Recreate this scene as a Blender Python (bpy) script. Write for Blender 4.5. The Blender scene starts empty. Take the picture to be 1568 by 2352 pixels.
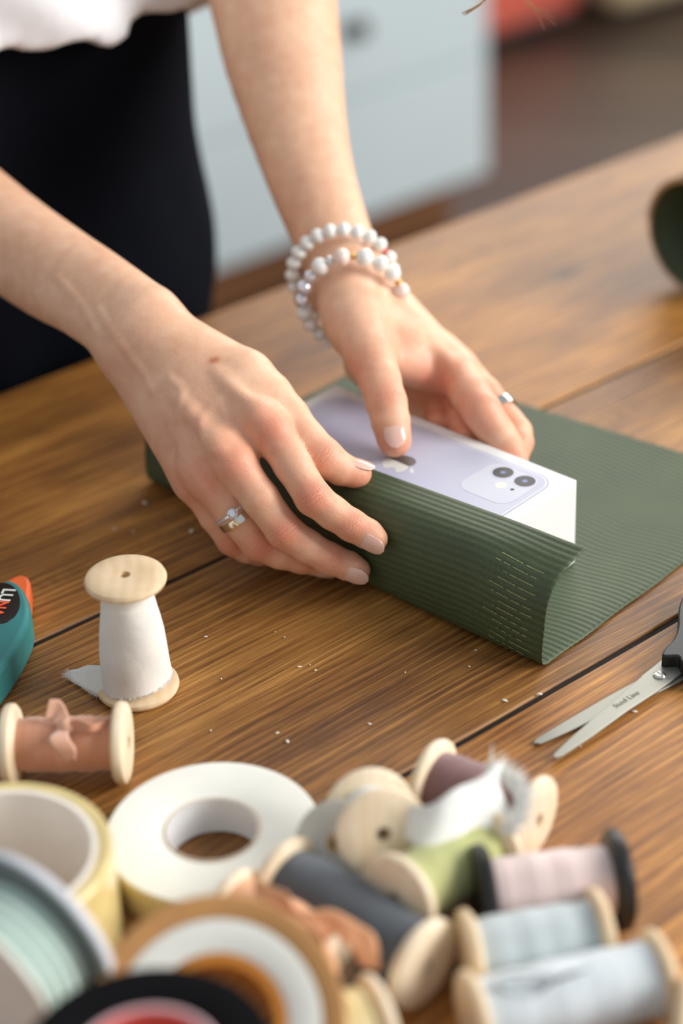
import bpy, bmesh, math, random
import numpy as np
from mathutils import Vector, Matrix
random.seed(7); rng = np.random.RandomState(7)
SC = bpy.context.scene
COL = SC.collection

# ---------------------------------------------------------------- camera
F_PX, PITCH, ROLL, CAM_H = 4505.0, 0.5488, -0.0457, 0.5548      # calibrated on the 1568 x 2352 frame
fw = np.array([0, math.cos(PITCH), -math.sin(PITCH)])
_rt = np.array([1.0, 0, 0]); _up = np.cross(_rt, fw)
RT = _rt*math.cos(ROLL)+_up*math.sin(ROLL); UP = -_rt*math.sin(ROLL)+_up*math.cos(ROLL)
CAM = np.array([0, 0, CAM_H])
cd = bpy.data.cameras.new('camera'); cam = bpy.data.objects.new('camera', cd); COL.objects.link(cam)
cam.matrix_world = Matrix(((RT[0], UP[0], -fw[0], CAM[0]), (RT[1], UP[1], -fw[1], CAM[1]), (RT[2], UP[2], -fw[2], CAM[2]), (0, 0, 0, 1)))
cd.sensor_fit = 'VERTICAL'; cd.sensor_height = 36.0; cd.lens = F_PX/2352*36.0
cd.clip_start = 0.05; cd.clip_end = 60
cd.dof.use_dof = True; cd.dof.focus_distance = 0.945; cd.dof.aperture_fstop = 3.0
SC.camera = cam

# ---------------------------------------------------------------- light
SC.view_settings.view_transform = 'Standard'; SC.view_settings.look = 'None'
SC.view_settings.exposure = -0.18; SC.view_settings.gamma = 1.0
SC.view_settings.use_curve_mapping = False
world = bpy.data.worlds.new('daylight'); SC.world = world; world.use_nodes = True
world.node_tree.nodes['Background'].inputs[0].default_value = (0.86, 0.93, 1.0, 1)
world.node_tree.nodes['Background'].inputs[1].default_value = 0.60
def area(name, loc, target, sx, sy, power, col):
    l = bpy.data.lights.new(name, 'AREA'); l.shape = 'RECTANGLE'; l.size = sx; l.size_y = sy
    l.energy = power; l.color = col
    o = bpy.data.objects.new(name, l); COL.objects.link(o)
    o.location = loc
    o.rotation_euler = (Vector(target)-Vector(loc)).to_track_quat('-Z', 'Y').to_euler()
    return o
area('window_light_right', (2.5, 0.55, 1.25), (0, 0.95, 0.0), 1.5, 1.5, 116, (1.0, 0.975, 0.94))
area('window_light_far', (1.5, 4.6, 1.75), (0.1, 1.0, 0.0), 3.6, 1.7, 135, (1.0, 0.96, 0.90))

# ---------------------------------------------------------------- frame helpers
def ray(x, y):
    d = fw+RT*(x-784)/F_PX-UP*(y-1176)/F_PX
    return d/np.linalg.norm(d)
def un(x, y, z=0.0):
    d = ray(x, y); return CAM+d*(z-CAM_H)/d[2]
def at(x, y, k):
    return CAM+ray(x, y)*k
BA = -0.7671
u = np.array([math.cos(BA), math.sin(BA), 0]); w = np.array([-math.sin(BA), math.cos(BA), 0])
A0 = np.array([0.1187, 0.8448, 0])
Z = np.array([0, 0, 1.0])
def st(s, t, z): return A0+u*s+w*t+Z*z
PA = 0.6684
du = np.array([math.cos(PA), math.sin(PA), 0]); dn = np.array([-math.sin(PA), math.cos(PA), 0])
def pl(a, o, z=0.0): return du*a+dn*o+Z*z
def nrm(v): v = np.asarray(v, float); return v/(np.linalg.norm(v)+1e-12)

# ---------------------------------------------------------------- object helpers
def tag(o, label=None, cat=None, group=None, kind=None):
    if label: o['label'] = label
    if cat: o['category'] = cat
    if group: o['group'] = group
    if kind: o['kind'] = kind
    return o
def empty(name, loc, label=None, cat=None, group=None):
    o = bpy.data.objects.new(name, None); COL.objects.link(o); o.location = tuple(loc); o.empty_display_size = 0.01
    return tag(o, label, cat, group)
def mesh_obj(name, V, Fs, mat=None, parent=None, smooth=True, bevel=0, angle=None):
    me = bpy.data.meshes.new(name)
    me.from_pydata([tuple(map(float, v)) for v in V] if not isinstance(V, np.ndarray) else V.tolist(), [], Fs if isinstance(Fs, list) else Fs.tolist())
    me.update()
    if smooth: me.polygons.foreach_set('use_smooth', [True]*len(me.polygons))
    if mat: me.materials.append(mat)
    o = bpy.data.objects.new(name, me); COL.objects.link(o)
    if parent is not None: put(o, parent)
    if bevel:
        b = o.modifiers.new('b', 'BEVEL'); b.width = bevel; b.segments = 3; b.limit_method = 'ANGLE'; b.angle_limit = math.radians(40)
    if angle:
        try: me.set_sharp_from_angle(angle=math.radians(angle))
        except Exception: pass
    return o
def put(o, parent):
    # mesh data was written in world coordinates; keep it there
    o.parent = parent
    M = Matrix.Identity(4); q = parent
    while q is not None:
        M = Matrix.LocRotScale(q.location, q.rotation_euler, q.scale) @ M; q = q.parent
    o.data.transform(M.inverted())
    return o
def box_mesh(c, ax, half):
    ax = [np.asarray(a, float) for a in ax]; V = []
    for i in (-1, 1):
        for j in (-1, 1):
            for k in (-1, 1):
                V.append(np.asarray(c)+ax[0]*half[0]*i+ax[1]*half[1]*j+ax[2]*half[2]*k)
    Fs = [(0, 1, 3, 2), (4, 6, 7, 5), (0, 4, 5, 1), (2, 3, 7, 6), (0, 2, 6, 4), (1, 5, 7, 3)]
    return V, Fs
def box(name, c, ax, half, mat, parent=None, bevel=0.001):
    V, Fs = box_mesh(c, ax, half)
    o = mesh_obj(name, V, Fs, mat, parent, smooth=False, bevel=bevel)
    if bevel: o.data.polygons.foreach_set('use_smooth', [True]*len(o.data.polygons)); o.data.set_sharp_from_angle(angle=math.radians(60)); 
    return o
def basis(d):
    d = nrm(d); a = np.cross(d, Z if abs(d[2]) < 0.9 else np.array([1.0, 0, 0])); a = nrm(a); return a, np.cross(d, a)
def lathe(name, prof, origin, axis, mat, parent=None, n=48, closed=True, angle=35):
    """prof: list of (r, h); revolved about axis through origin"""
    a, b = basis(axis); axis = nrm(axis); V = []; Fs = []
    m = len(prof)
    for r, h in prof:
        for i in range(n):
            t = 2*math.pi*i/n
            V.append(np.asarray(origin)+axis*h+(a*math.cos(t)+b*math.sin(t))*r)
    rows = m if closed else m-1
    for j in range(rows):
        for i in range(n):
            j2 = (j+1) % m
            Fs.append((j*n+i, j*n+(i+1) % n, j2*n+(i+1) % n, j2*n+i))
    o = mesh_obj(name, V, Fs, mat, parent)
    bm = bmesh.new(); bm.from_mesh(o.data); bmesh.ops.recalc_face_normals(bm, faces=bm.faces); bm.to_mesh(o.data); bm.free()
    o.data.set_sharp_from_angle(angle=math.radians(angle))
    return o
def tube(name, pts, rad, mat, parent=None, n=10, caps=True, V=None, Fs=None):
    own = V is None
    if own: V, Fs = [], []
    pts = [np.asarray(p, float) for p in pts]; k = len(pts)
    rr = rad if hasattr(rad, '__len__') else [rad]*k
    base = len(V); pa = None
    for i, p in enumerate(pts):
        d = nrm(pts[min(i+1, k-1)]-pts[max(i-1, 0)])
        if pa is None: a, b = basis(d)
        else: a = nrm(pa-d*np.dot(pa, d)); b = np.cross(d, a)
        pa = a
        for j in range(n):
            t = 2*math.pi*j/n; V.append(p+(a*math.cos(t)+b*math.sin(t))*rr[i])
    for i in range(k-1):
        for j in range(n):
            Fs.append((base+i*n+j, base+i*n+(j+1) % n, base+(i+1)*n+(j+1) % n, base+(i+1)*n+j))
    if caps:
        Fs.append(tuple(base+j for j in range(n))[::-1]); Fs.append(tuple(base+(k-1)*n+j for j in range(n)))
    if own: return mesh_obj(name, V, Fs, mat, parent)
def prism(name, outline, z0, z1, mat, parent=None, bevel=0.0, up=Z):
    """outline: list of 3D points in a plane; extruded from z0 to z1 along up"""
    n = len(outline); V = [np.asarray(p)+up*z0 for p in outline]+[np.asarray(p)+up*z1 for p in outline]
    Fs = [tuple(range(n))[::-1], tuple(range(n, 2*n))]+[(i, (i+1) % n, n+(i+1) % n, n+i) for i in range(n)]
    o = mesh_obj(name, V, Fs, mat, parent, smooth=False, bevel=bevel)
    bm = bmesh.new(); bm.from_mesh(o.data); bmesh.ops.recalc_face_normals(bm, faces=bm.faces); bm.to_mesh(o.data); bm.free()
    o.data.polygons.foreach_set('use_smooth', [True]*len(o.data.polygons)); o.data.set_sharp_from_angle(angle=math.radians(50))
    return o
def smooth_closed(P, k=6):
    P = [np.asarray(p, float) for p in P]; n = len(P); out = []
    for i in range(n):
        p0, p1, p2, p3 = P[i-1], P[i], P[(i+1) % n], P[(i+2) % n]
        for j in range(k):
            t = j/k
            out.append(0.5*((2*p1)+(-p0+p2)*t+(2*p0-5*p1+4*p2-p3)*t*t+(-p0+3*p1-3*p2+p3)*t**3))
    return out
def smooth_open(P, k=8):
    P = [np.asarray(p, float) for p in P]; out = []
    n = len(P)
    for i in range(n-1):
        p0, p1, p2, p3 = P[max(i-1, 0)], P[i], P[i+1], P[min(i+2, n-1)]
        for j in range(k):
            t = j/k
            out.append(0.5*((2*p1)+(-p0+p2)*t+(2*p0-5*p1+4*p2-p3)*t*t+(-p0+3*p1-3*p2+p3)*t**3))
    out.append(P[-1]); return out

# ---------------------------------------------------------------- materials
def lin(c):
    return tuple((x/12.92 if x <= 0.04045 else ((x+0.055)/1.055)**2.4) for x in [v/255.0 for v in c])+(1.0,)
class NT:
    def __init__(s, name):
        s.m = bpy.data.materials.new(name); s.m.use_nodes = True; s.t = s.m.node_tree
        s.b = s.t.nodes['Principled BSDF']; s.out = s.t.nodes['Material Output']
    def n(s, typ, **kw):
        x = s.t.nodes.new(typ)
        for k, v in kw.items():
            if k.startswith('i_'): x.inputs[k[2:].replace('_', ' ')].default_value = v
            else: setattr(x, k, v)
        return x
    def l(s, a, b): s.t.links.new(a, b)
    def coord(s, kind='Object', scale=(1, 1, 1), rot=(0, 0, 0)):
        c = s.n('ShaderNodeTexCoord'); m = s.n('ShaderNodeMapping'); m.inputs['Scale'].default_value = scale; m.inputs['Rotation'].default_value = rot
        s.l(c.outputs[kind], m.inputs[0]); return m.outputs[0]
    def noise(s, vec, scale, detail=4, rough=0.5, dist=0):
        x = s.n('ShaderNodeTexNoise'); x.inputs['Scale'].default_value = scale; x.inputs['Detail'].default_value = detail
        x.inputs['Roughness'].default_value = rough; x.inputs['Distortion'].default_value = dist
        if vec is not None: s.l(vec, x.inputs['Vector'])
        return x.outputs['Fac']
    def ramp(s, fac, stops, interp='LINEAR'):
        x = s.n('ShaderNodeValToRGB'); x.color_ramp.interpolation = interp; e = x.color_ramp.elements
        while len(e) < len(stops): e.new(0.5)
        for i, (p, c) in enumerate(stops):
            e[i].position = p; e[i].color = c if len(c) == 4 else lin(c)
        s.l(fac, x.inputs[0]); return x.outputs[0]
    def mix(s, fac, a, b, mode='MIX'):
        x = s.n('ShaderNodeMix', data_type='RGBA', blend_type=mode)
        for sock, v in ((x.inputs[0], fac), (x.inputs[6], a), (x.inputs[7], b)):
            if hasattr(v, 'is_output'): s.l(v, sock)
            else: sock.default_value = v
        return x.outputs[2]
    def math(s, op, a, b=0.0, clamp=False):
        x = s.n('ShaderNodeMath', operation=op); x.use_clamp = clamp
        for i, v in enumerate((a, b)):
            if hasattr(v, 'is_output'): s.l(v, x.inputs[i])
            else: x.inputs[i].default_value = v
        return x.outputs[0]
    def bump(s, h, strength=0.3, dist=0.001, normal=None):
        x = s.n('ShaderNodeBump'); x.inputs['Strength'].default_value = strength; x.inputs['Distance'].default_value = dist
        s.l(h, x.inputs['Height'])
        if normal is not None: s.l(normal, x.inputs['Normal'])
        return x.outputs[0]
    def set(s, **kw):
        for k, v in kw.items():
            sock = s.b.inputs[k.replace('_', ' ')]
            if hasattr(v, 'is_output'): s.l(v, sock)
            else: sock.default_value = v
        return s.m
def plain(name, c, rough=0.6, var=0.08, scale=60, bump=0.0, metal=0.0, **kw):
    t = NT(name); v = t.coord()
    f = t.noise(v, scale, 4)
    a = lin(tuple(max(0, x*(1-var)) for x in c)); b = lin(tuple(min(255, x*(1+var)) for x in c))
    t.set(Base_Color=t.ramp(f, [(0.3, a), (0.7, b)]), Roughness=rough, Metallic=metal)
    if bump: t.set(Normal=t.bump(t.noise(v, scale*6, 3), bump, 0.0005))
    return t.set(**kw)
def fabric(name, c, rough=0.85, weave=1500, var=0.06, sheen=0.3, bump=0.35, streak=None):
    t = NT(name); v = t.coord()
    f = t.noise(v, 35, 5, 0.6)
    a = lin(tuple(max(0, x*(1-var)) for x in c)); b = lin(tuple(min(255, x*(1+var*0.6)) for x in c))
    t.set(Base_Color=t.ramp(f, [(0.3, a), (0.7, b)]), Roughness=rough, Sheen_Weight=sheen)
    fine = t.noise(v, weave, 2); big = t.noise(v, 90, 3, 0.5, 0.6)
    h = t.math('ADD', t.math('MULTIPLY', fine, 0.3), big)
    t.set(Normal=t.bump(h, bump, 0.0012)); return t.m
def wood_table():
    t = NT('table_wood'); oi = t.n('ShaderNodeObjectInfo')
    c = t.n('ShaderNodeTexCoord'); add = t.n('ShaderNodeVectorMath', operation='ADD')
    off = t.n('ShaderNodeVectorMath', operation='SCALE'); off.inputs[3].default_value = 7.0
    t.l(oi.outputs['Random'], off.inputs[0]); t.l(c.outputs['Object'], add.inputs[0])
    cmb = t.n('ShaderNodeCombineXYZ'); t.l(t.math('MULTIPLY', oi.outputs['Random'], 9.0), cmb.inputs[0]); t.l(t.math('MULTIPLY', oi.outputs['Random'], 5.0), cmb.inputs[1])
    t.l(cmb.outputs[0], add.inputs[1]); vec = add.outputs[0]
    def mp(sc):
        m = t.n('ShaderNodeMapping'); m.inputs['Scale'].default_value = sc; t.l(vec, m.inputs[0]); return m.outputs[0]
    # growth rings: bands across the plank bent by slow noise -> cathedral grain
    slow = t.noise(mp((1.3, 6.0, 1)), 1.0, 3, 0.45)
    sep = t.n('ShaderNodeSeparateXYZ'); t.l(vec, sep.inputs[0])
    y = t.math('ADD', t.math('MULTIPLY', sep.outputs[1], 190.0), t.math('MULTIPLY', slow, 24.0))
    fr = t.math('FRACT', y)
    ring = t.ramp(fr, [(0.0, (0.0,)*3+(1,)), (0.45, (0.22,)*3+(1,)), (0.72, (0.45,)*3+(1,)), (0.88, (1,)*4), (1.0, (0.05,)*3+(1,))])
    fib = t.noise(mp((9, 300, 1)), 1.0, 7, 0.72)
    fib2 = t.noise(mp((40, 1300, 1)), 1.0, 6, 0.8)
    blot = t.noise(mp((5, 16, 1)), 1.0, 4, 0.6)
    mixv = t.math('ADD', t.math('MULTIPLY', t.math('MULTIPLY', ring, t.noise(mp((3, 22, 1)), 1.0, 2)), t.math('MULTIPLY', oi.outputs['Alpha'], 0.27)), t.math('ADD', t.math('MULTIPLY', fib, 0.66), t.math('MULTIPLY', blot, 0.56)))
    mixv = t.math('ADD', mixv, t.math('MULTIPLY', fib2, 0.40))
    mixv = t.math('SUBTRACT', mixv, 0.36)
    col = t.ramp(mixv, [(0.24, (58, 33, 13)), (0.38, (106, 67, 29)), (0.52, (152, 104, 49)), (0.66, (192, 141, 73)), (0.82, (228, 182, 108))])
    # cross-grain saw marks in patches
    saw = t.noise(mp((900, 16, 1)), 0.35, 2, 0.5, 0.3)
    patch = t.ramp(t.noise(mp((3.2, 26, 1)), 1.0, 2), [(0.60, (0, 0, 0, 1)), (0.68, (1, 1, 1, 1))])
    sawm = t.math('MULTIPLY', t.ramp(saw, [(0.46, (1, 1, 1, 1)), (0.54, (0, 0, 0, 1))]), patch)
    col = t.mix(t.math('MULTIPLY', sawm, 0.45), col, lin((58, 30, 12)))
    # knots
    vor = t.n('ShaderNodeTexVoronoi'); vor.inputs['Scale'].default_value = 1.0; vor.inputs['Randomness'].default_value = 1.0
    t.l(mp((7, 15, 1)), vor.inputs['Vector'])
    kn = t.ramp(vor.outputs['Distance'], [(0.035, (1, 1, 1, 1)), (0.075, (0.35,)*3+(1,)), (0.16, (0, 0, 0, 1))])
    col = t.mix(t.math('MULTIPLY', kn, 0.8), col, lin((40, 20, 9)))
    col = t.mix(1.0, col, oi.outputs['Color'], 'MULTIPLY')
    h = t.math('ADD', t.math('MULTIPLY', fib, 0.5), t.math('ADD', t.math('MULTIPLY', ring, 0.18), t.math('MULTIPLY', fib2, 0.4)))
    h = t.math('SUBTRACT', h, t.math('MULTIPLY', sawm, 0.6))
    rough = t.math('ADD', 0.40, t.math('MULTIPLY', fib, 0.2))
    return t.set(Base_Color=col, Roughness=rough, Normal=t.bump(h, 0.35, 0.0007), Specular_IOR_Level=0.5)
def wood_pale(name, c=(234, 210, 174), d=(216, 184, 142), sc=1.0):
    t = NT(name); v = t.coord('Object', (1, 1, 1))
    wv = t.n('ShaderNodeTexWave'); wv.wave_type = 'BANDS'; wv.inputs['Scale'].default_value = 55*sc; wv.inputs['Distortion'].default_value = 5
    wv.inputs['Detail'].default_value = 3; wv.inputs['Detail Scale'].default_value = 1.2; t.l(v, wv.inputs['Vector'])
    f = t.math('ADD', t.math('MULTIPLY', wv.outputs['Fac'], 0.16), t.math('MULTIPLY', t.noise(v, 70, 5), 0.85))
    return t.set(Base_Color=t.ramp(f, [(0.25, d), (0.75, c)]), Roughness=0.5, Normal=t.bump(f, 0.12, 0.0005))

M = {}
M['table'] = wood_table()
M['spool'] = wood_pale('spool_wood')
M['spool_pale'] = wood_pale('spool_wood_pale', (242, 226, 200), (230, 206, 170))
M['spool_honey'] = wood_pale('spool_wood_honey', (214, 178, 120), (190, 148, 88))
M['spool_black'] = plain('black_painted_wood', (13, 13, 14), 0.4, 0.1)
M['white_ribbon'] = fabric('white_cotton_ribbon', (238, 234, 226))
M['terracotta'] = fabric('terracotta_ribbon', (208, 146, 114), sheen=0.5)
M['terracotta_l'] = fabric('pale_terracotta_ribbon', (226, 172, 144), sheen=0.5)
M['gauze'] = fabric('white_gauze', (236, 236, 231), sheen=0.4)
M['mauve'] = fabric('mauve_ribbon', (134, 98, 98))
M['olive'] = fabric('olive_ribbon', (184, 186, 124))
M['charcoal'] = fabric('charcoal_ribbon', (78, 84, 90))
M['blush'] = fabric('blush_ribbon', (230, 204, 198), sheen=0.5, rough=0.55)
M['peach'] = fabric('peach_ribbon', (230, 170, 126), rough=0.7)
M['bluegrey'] = fabric('blue_grey_ribbon', (194, 203, 204))
M['iceblue'] = fabric('ice_blue_ribbon', (214, 221, 224))
M['grey_sheer'] = fabric('pale_grey_ribbon', (200, 198, 188))
M['white_paper'] = plain('white_box_card', (232, 233, 231), 0.6, 0.01, 30)
M['tape_white'] = plain('ivory_tape_edge', (240, 239, 229), 0.5, 0.015, 40)
M['tape_side'] = plain('yellowed_tape_side', (226, 208, 152), 0.35, 0.05)
M['card_core'] = plain('cardboard_core', (190, 160, 120), 0.7, 0.05)
M['core_white'] = plain('white_cardboard_core', (226, 226, 226), 0.55, 0.02)
M['clear_tape'] = plain('clear_yellow_tape', (226, 204, 140), 0.25, 0.06, Coat_Weight=0.4)
M['core_cream'] = plain('cream_paper_core', (248, 240, 228), 0.55, 0.02)
M['kraft'] = plain('tan_tape_edge', (196, 142, 84), 0.5, 0.05)
M['amber'] = plain('amber_tape_side', (196, 124, 38), 0.3, 0.06)
M['black_tape'] = plain('black_tape', (7, 6, 9), 0.7, 0.1, Specular_IOR_Level=0.1)
M['red_core'] = plain('coral_red_core', (214, 88, 84), 0.4, 0.05)
M['navy'] = fabric('navy_trouser_cloth', (7, 10, 18), weave=2500, var=0.15, sheen=0.0, bump=0.12)
[setattr(M['navy'].node_tree.nodes['Principled BSDF'].inputs['Specular IOR Level'], 'default_value', 0.08)]
M['shirt'] = fabric('white_jersey', (236, 236, 238), weave=2500, var=0.02, bump=0.2)
M['silver'] = plain('silver', (215, 212, 205), 0.16, 0.03, metal=1.0)
M['steel'] = plain('brushed_steel', (166, 165, 155), 0.5, 0.03, 25, metal=0.85)
M['blackplastic'] = plain('black_plastic', (17, 19, 23), 0.42, 0.05)
M['teal'] = plain('teal_plastic', (48, 124, 124), 0.45, 0.08, 40, bump=0.1)
M['orange'] = plain('orange_plastic', (244, 110, 52), 0.45, 0.03)
M['label_black'] = plain('glossy_black_label', (12, 12, 13), 0.15, 0.2)
M['ink_white'] = plain('white_lettering', (222, 228, 222), 0.4, 0.02)
M['ink_orange'] = plain('orange_lettering', (244, 92, 54), 0.4, 0.02)
M['ink_grey'] = plain('engraved_grey', (138, 134, 122), 0.5, 0.02)
M['pearl'] = plain('white_pearl', (240, 238, 232), 0.22, 0.02, Coat_Weight=0.6)
M['bead'] = plain('matte_white_bead', (236, 237, 232), 0.4, 0.02)
M['bead_pink'] = plain('pink_pearl', (240, 218, 206), 0.25, 0.02, Coat_Weight=0.6)
M['bead_red'] = plain('red_thread_bead', (214, 52, 40), 0.5, 0.03)
M['gold'] = plain('gold', (226, 180, 92), 0.2, 0.02, metal=1.0)
M['thread'] = plain('elastic_thread', (220, 214, 204), 0.6, 0.02)
t = NT('crystal'); M['crystal'] = t.set(Base_Color=lin((228, 230, 238)), Roughness=0.06, Metallic=0.55, IOR=2.2, Coat_Weight=1.0)
M['cabinet'] = plain('white_cabinet_paint', (214, 226, 228), 0.35, 0.01, 3)
M['plinth'] = plain('brown_plinth', (128, 84, 52), 0.5, 0.06, 6)
M['bronze'] = plain('bronze_knob', (88, 84, 74), 0.35, 0.05, metal=0.8)
M['red_cloth'] = fabric('coral_red_cloth', (226, 98, 74), weave=300)
M['beige_cloth'] = fabric('beige_cloth', (206, 184, 142), weave=300)
M['dark'] = plain('dark_shade_cloth', (38, 34, 32), 0.9)
M['crumb'] = plain('white_paper_crumb', (228, 222, 206), 0.7, 0.04)
M['joint_shade'] = plain('dusty_joint_shade', (18, 12, 9), 0.9, 0.3, 300)  # near-black colour carries the shade inside the plank gaps, with some dust
M['wall'] = plain('warm_grey_wall', (200, 196, 190), 0.8, 0.01, 3)
M['hair'] = plain('light_brown_hair', (168, 124, 76), 0.45, 0.1)
def floor_mat():
    t = NT('dark_floor_boards'); v = t.coord('Object', (2.5, 40, 1)); v2 = t.coord('Object', (0.6, 3, 1))
    f = t.noise(v, 1.0, 4, 0.6, 0.4); g = t.noise(v2, 1.0, 2)
    m = t.math('ADD', t.math('MULTIPLY', f, 0.5), t.math('MULTIPLY', g, 0.5))
    oi = t.n('ShaderNodeObjectInfo'); m = t.math('ADD', m, t.math('MULTIPLY', t.math('SUBTRACT', oi.outputs['Random'], 0.5), 0.30))
    return t.set(Base_Color=t.ramp(m, [(0.25, (30, 22, 17)), (0.5, (54, 41, 32)), (0.75, (84, 65, 50))]), Roughness=0.42, Normal=t.bump(f, 0.1, 0.001))
M['floor'] = floor_mat()
def paper_mat():
    t = NT('green_corrugated_paper'); v = t.coord()
    f = t.noise(v, 900, 3, 0.7); g = t.noise(v, 25, 3)
    m = t.math('ADD', t.math('MULTIPLY', f, 0.6), t.math('MULTIPLY', g, 0.4))
    return t.set(Base_Color=t.ramp(m, [(0.3, (45, 58, 34)), (0.7, (72, 88, 52))]), Roughness=0.58, Normal=t.bump(f, 0.25, 0.0006), Specular_IOR_Level=0.6)
M['green'] = paper_mat()
M['scuff'] = plain('pale_paper_scuff', (150, 152, 106), 0.8, 0.2, 800)
def skin_mat():
    t = NT('skin'); v = t.coord()
    at_ = t.n('ShaderNodeAttribute', attribute_name='tone'); sp = t.n('ShaderNodeSeparateColor'); t.l(at_.outputs['Color'], sp.inputs[0])
    red, mole, mask = sp.outputs[0], sp.outputs[1], sp.outputs[2]
    kn = t.n('ShaderNodeAttribute', attribute_name='crease')
    mot = t.noise(v, 140, 4, 0.6); big = t.noise(v, 35, 3)
    base = t.ramp(t.math('ADD', t.math('MULTIPLY', mot, 0.5), t.math('MULTIPLY', big, 0.5)), [(0.3, (219, 168, 136)), (0.7, (239, 196, 164))])
    col = t.mix(t.math('MULTIPLY', red, 0.85), base, lin((212, 108, 80)))
    col = t.mix(t.math('MULTIPLY', mole, 0.85), col, lin((176, 92, 52)))
    # creases over the joints: wavy lines across the finger
    s2 = t.n('ShaderNodeSeparateXYZ'); t.l(kn.outputs['Vector'], s2.inputs[0])
    wob = t.noise(v, 260, 3, 0.6)
    ph = t.math('ADD', t.math('MULTIPLY', s2.outputs[0], 1.0), t.math('MULTIPLY', wob, 5.0))
    sn = t.math('SINE', t.math('MULTIPLY', ph, 3.6))
    ln = t.math('POWER', t.math('ADD', t.math('MULTIPLY', sn, 0.5), 0.5), 7.0)
    ln = t.math('MULTIPLY', ln, s2.outputs[2])
    col = t.mix(t.math('MULTIPLY', ln, 0.32), col, lin((186, 84, 58)))
    pore = t.n('ShaderNodeTexVoronoi'); pore.inputs['Scale'].default_value = 1100; t.l(v, pore.inputs['Vector'])
    h = t.math('ADD', t.math('MULTIPLY', t.noise(v, 420, 4, 0.7), 0.5), t.math('MULTIPLY', pore.outputs['Distance'], 0.35))
    h = t.math('SUBTRACT', h, t.math('MULTIPLY', ln, 0.85))
    t.set(Base_Color=col, Roughness=0.46, Normal=t.bump(h, 0.34, 0.0007), Subsurface_Weight=0.32, Subsurface_Radius=(1.0, 0.35, 0.18), Subsurface_Scale=0.006, Specular_IOR_Level=0.42)
    return t.m
M['skin'] = skin_mat()
M['nail'] = plain('glossy_pink_nail', (232, 184, 168), 0.12, 0.02, 200, Coat_Weight=0.7, Subsurface_Weight=0.2, Subsurface_Scale=0.003)

# ================================================================ setting: floor and far wall
FZ = -0.75
# floor boards, running away to the right, each its own board
flo = box('floor', pl(1.2, 2.6, FZ-0.03), (du, dn, Z), (3.6, 4.4, 0.01), M['dark'], None, 0); tag(flo, kind='structure')
bd = nrm(du*0.62-dn*0.78); bn = nrm(np.cross(Z, bd))
bc = pl(1.2, 2.6, FZ-0.01)
bw = 0.14
fb_me = None
for i in range(-24, 25):
    V, Fs = box_mesh((0, 0, 0), ((1, 0, 0), (0, 1, 0), (0, 0, 1)), (4.2, bw/2-0.0015, 0.01))
    if fb_me is None:
        o = mesh_obj('floor_board', V, Fs, M['floor'], None, smooth=False, bevel=0.002); fb_me = o.data
    else:
        o = bpy.data.objects.new('floor_board', fb_me); COL.objects.link(o)
        b = o.modifiers.new('b', 'BEVEL'); b.width = 0.002; b.segments = 1
    o.parent = flo
    o.location = tuple(bc+bn*i*bw); o.rotation_euler = (0, 0, math.atan2(bd[1], bd[0]))
wall = box('wall_back', pl(1.2, 7.05, FZ+1.3), (du, dn, Z), (3.6, 0.05, 1.32), M['wall'], None, 0); tag(wall, kind='structure')

# ================================================================ table
tb = empty('table', pl(0.7, 0.5, FZ), 'brown stained wooden table with wide planks and dark joints, under the craft supplies', 'table')
edges = [0.9614, 0.721, 0.5216, 0.3216, 0.12, -0.08]
TA, TB_ = -0.75, 2.0
for i in range(5):
    hi, lo = edges[i], edges[i+1]
    g = 0.0016 if i else 0.0
    c = (hi-g+lo+0.0016)/2; hw = (hi-g-lo-0.0016)/2
    L = (TB_-TA)/2
    # local mesh along X so the grain follows the plank
    nx = 2
    V, Fs = box_mesh((0, 0, 0), ((1, 0, 0), (0, 1, 0), (0, 0, 1)), (L, hw, 0.018))
    o = mesh_obj('plank', V, Fs, M['table'], None, smooth=True)
    b = o.modifiers.new('b', 'BEVEL'); b.width = 0.0016; b.segments = 3; b.limit_method = 'ANGLE'; b.harden_normals = True
    o.parent = tb; o.location = tuple(pl((TA+TB_)/2, c, -0.018)-np.array(tb.location)); o.rotation_euler = (0, 0, PA)
    o.data.set_sharp_from_angle(angle=math.radians(60))
    o.color = ((1.30, 1.25, 1.08, 0.55), (1.0, 0.98, 0.96, 0.95), (1.32, 1.22, 1.10, 0.75), (1.1, 1.05, 1.0, 1), (1, 1, 1, 1))[i]
for a_, o_ in ((TA+0.12, 0.84), (TB_-0.12, 0.84), (TA+0.12, 0.04), (TB_-0.12, 0.04)):
    box('leg', pl(a_, o_, (FZ-0.04)/2-0.01), (du, dn, Z), (0.035, 0.035, (abs(FZ)-0.036)/2-0.002), M['plinth'], tb, 0.003)
for o_ in (0.86, 0.02):
    box('apron', pl((TA+TB_)/2, o_, -0.036-0.045), (du, dn, Z), ((TB_-TA)/2-0.1, 0.012, 0.045), M['plinth'], tb, 0.001)
dj = []
for e_ in edges[1:4]:
    V, Fs = box_mesh(pl((TA+TB_)/2, e_, -0.0115), (du, dn, Z), ((TB_-TA)/2-0.02, 0.0016, 0.006))
    k = len(dj and dj[0]) if False else 0
    box('joint_shade_strip', pl((TA+TB_)/2, e_, -0.0080), (du, dn, Z), ((TB_-TA)/2-0.02, 0.00155, 0.0066), M['joint_shade'], tb, 0)  # black strip set just below the top, painting the gap's shade

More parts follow.
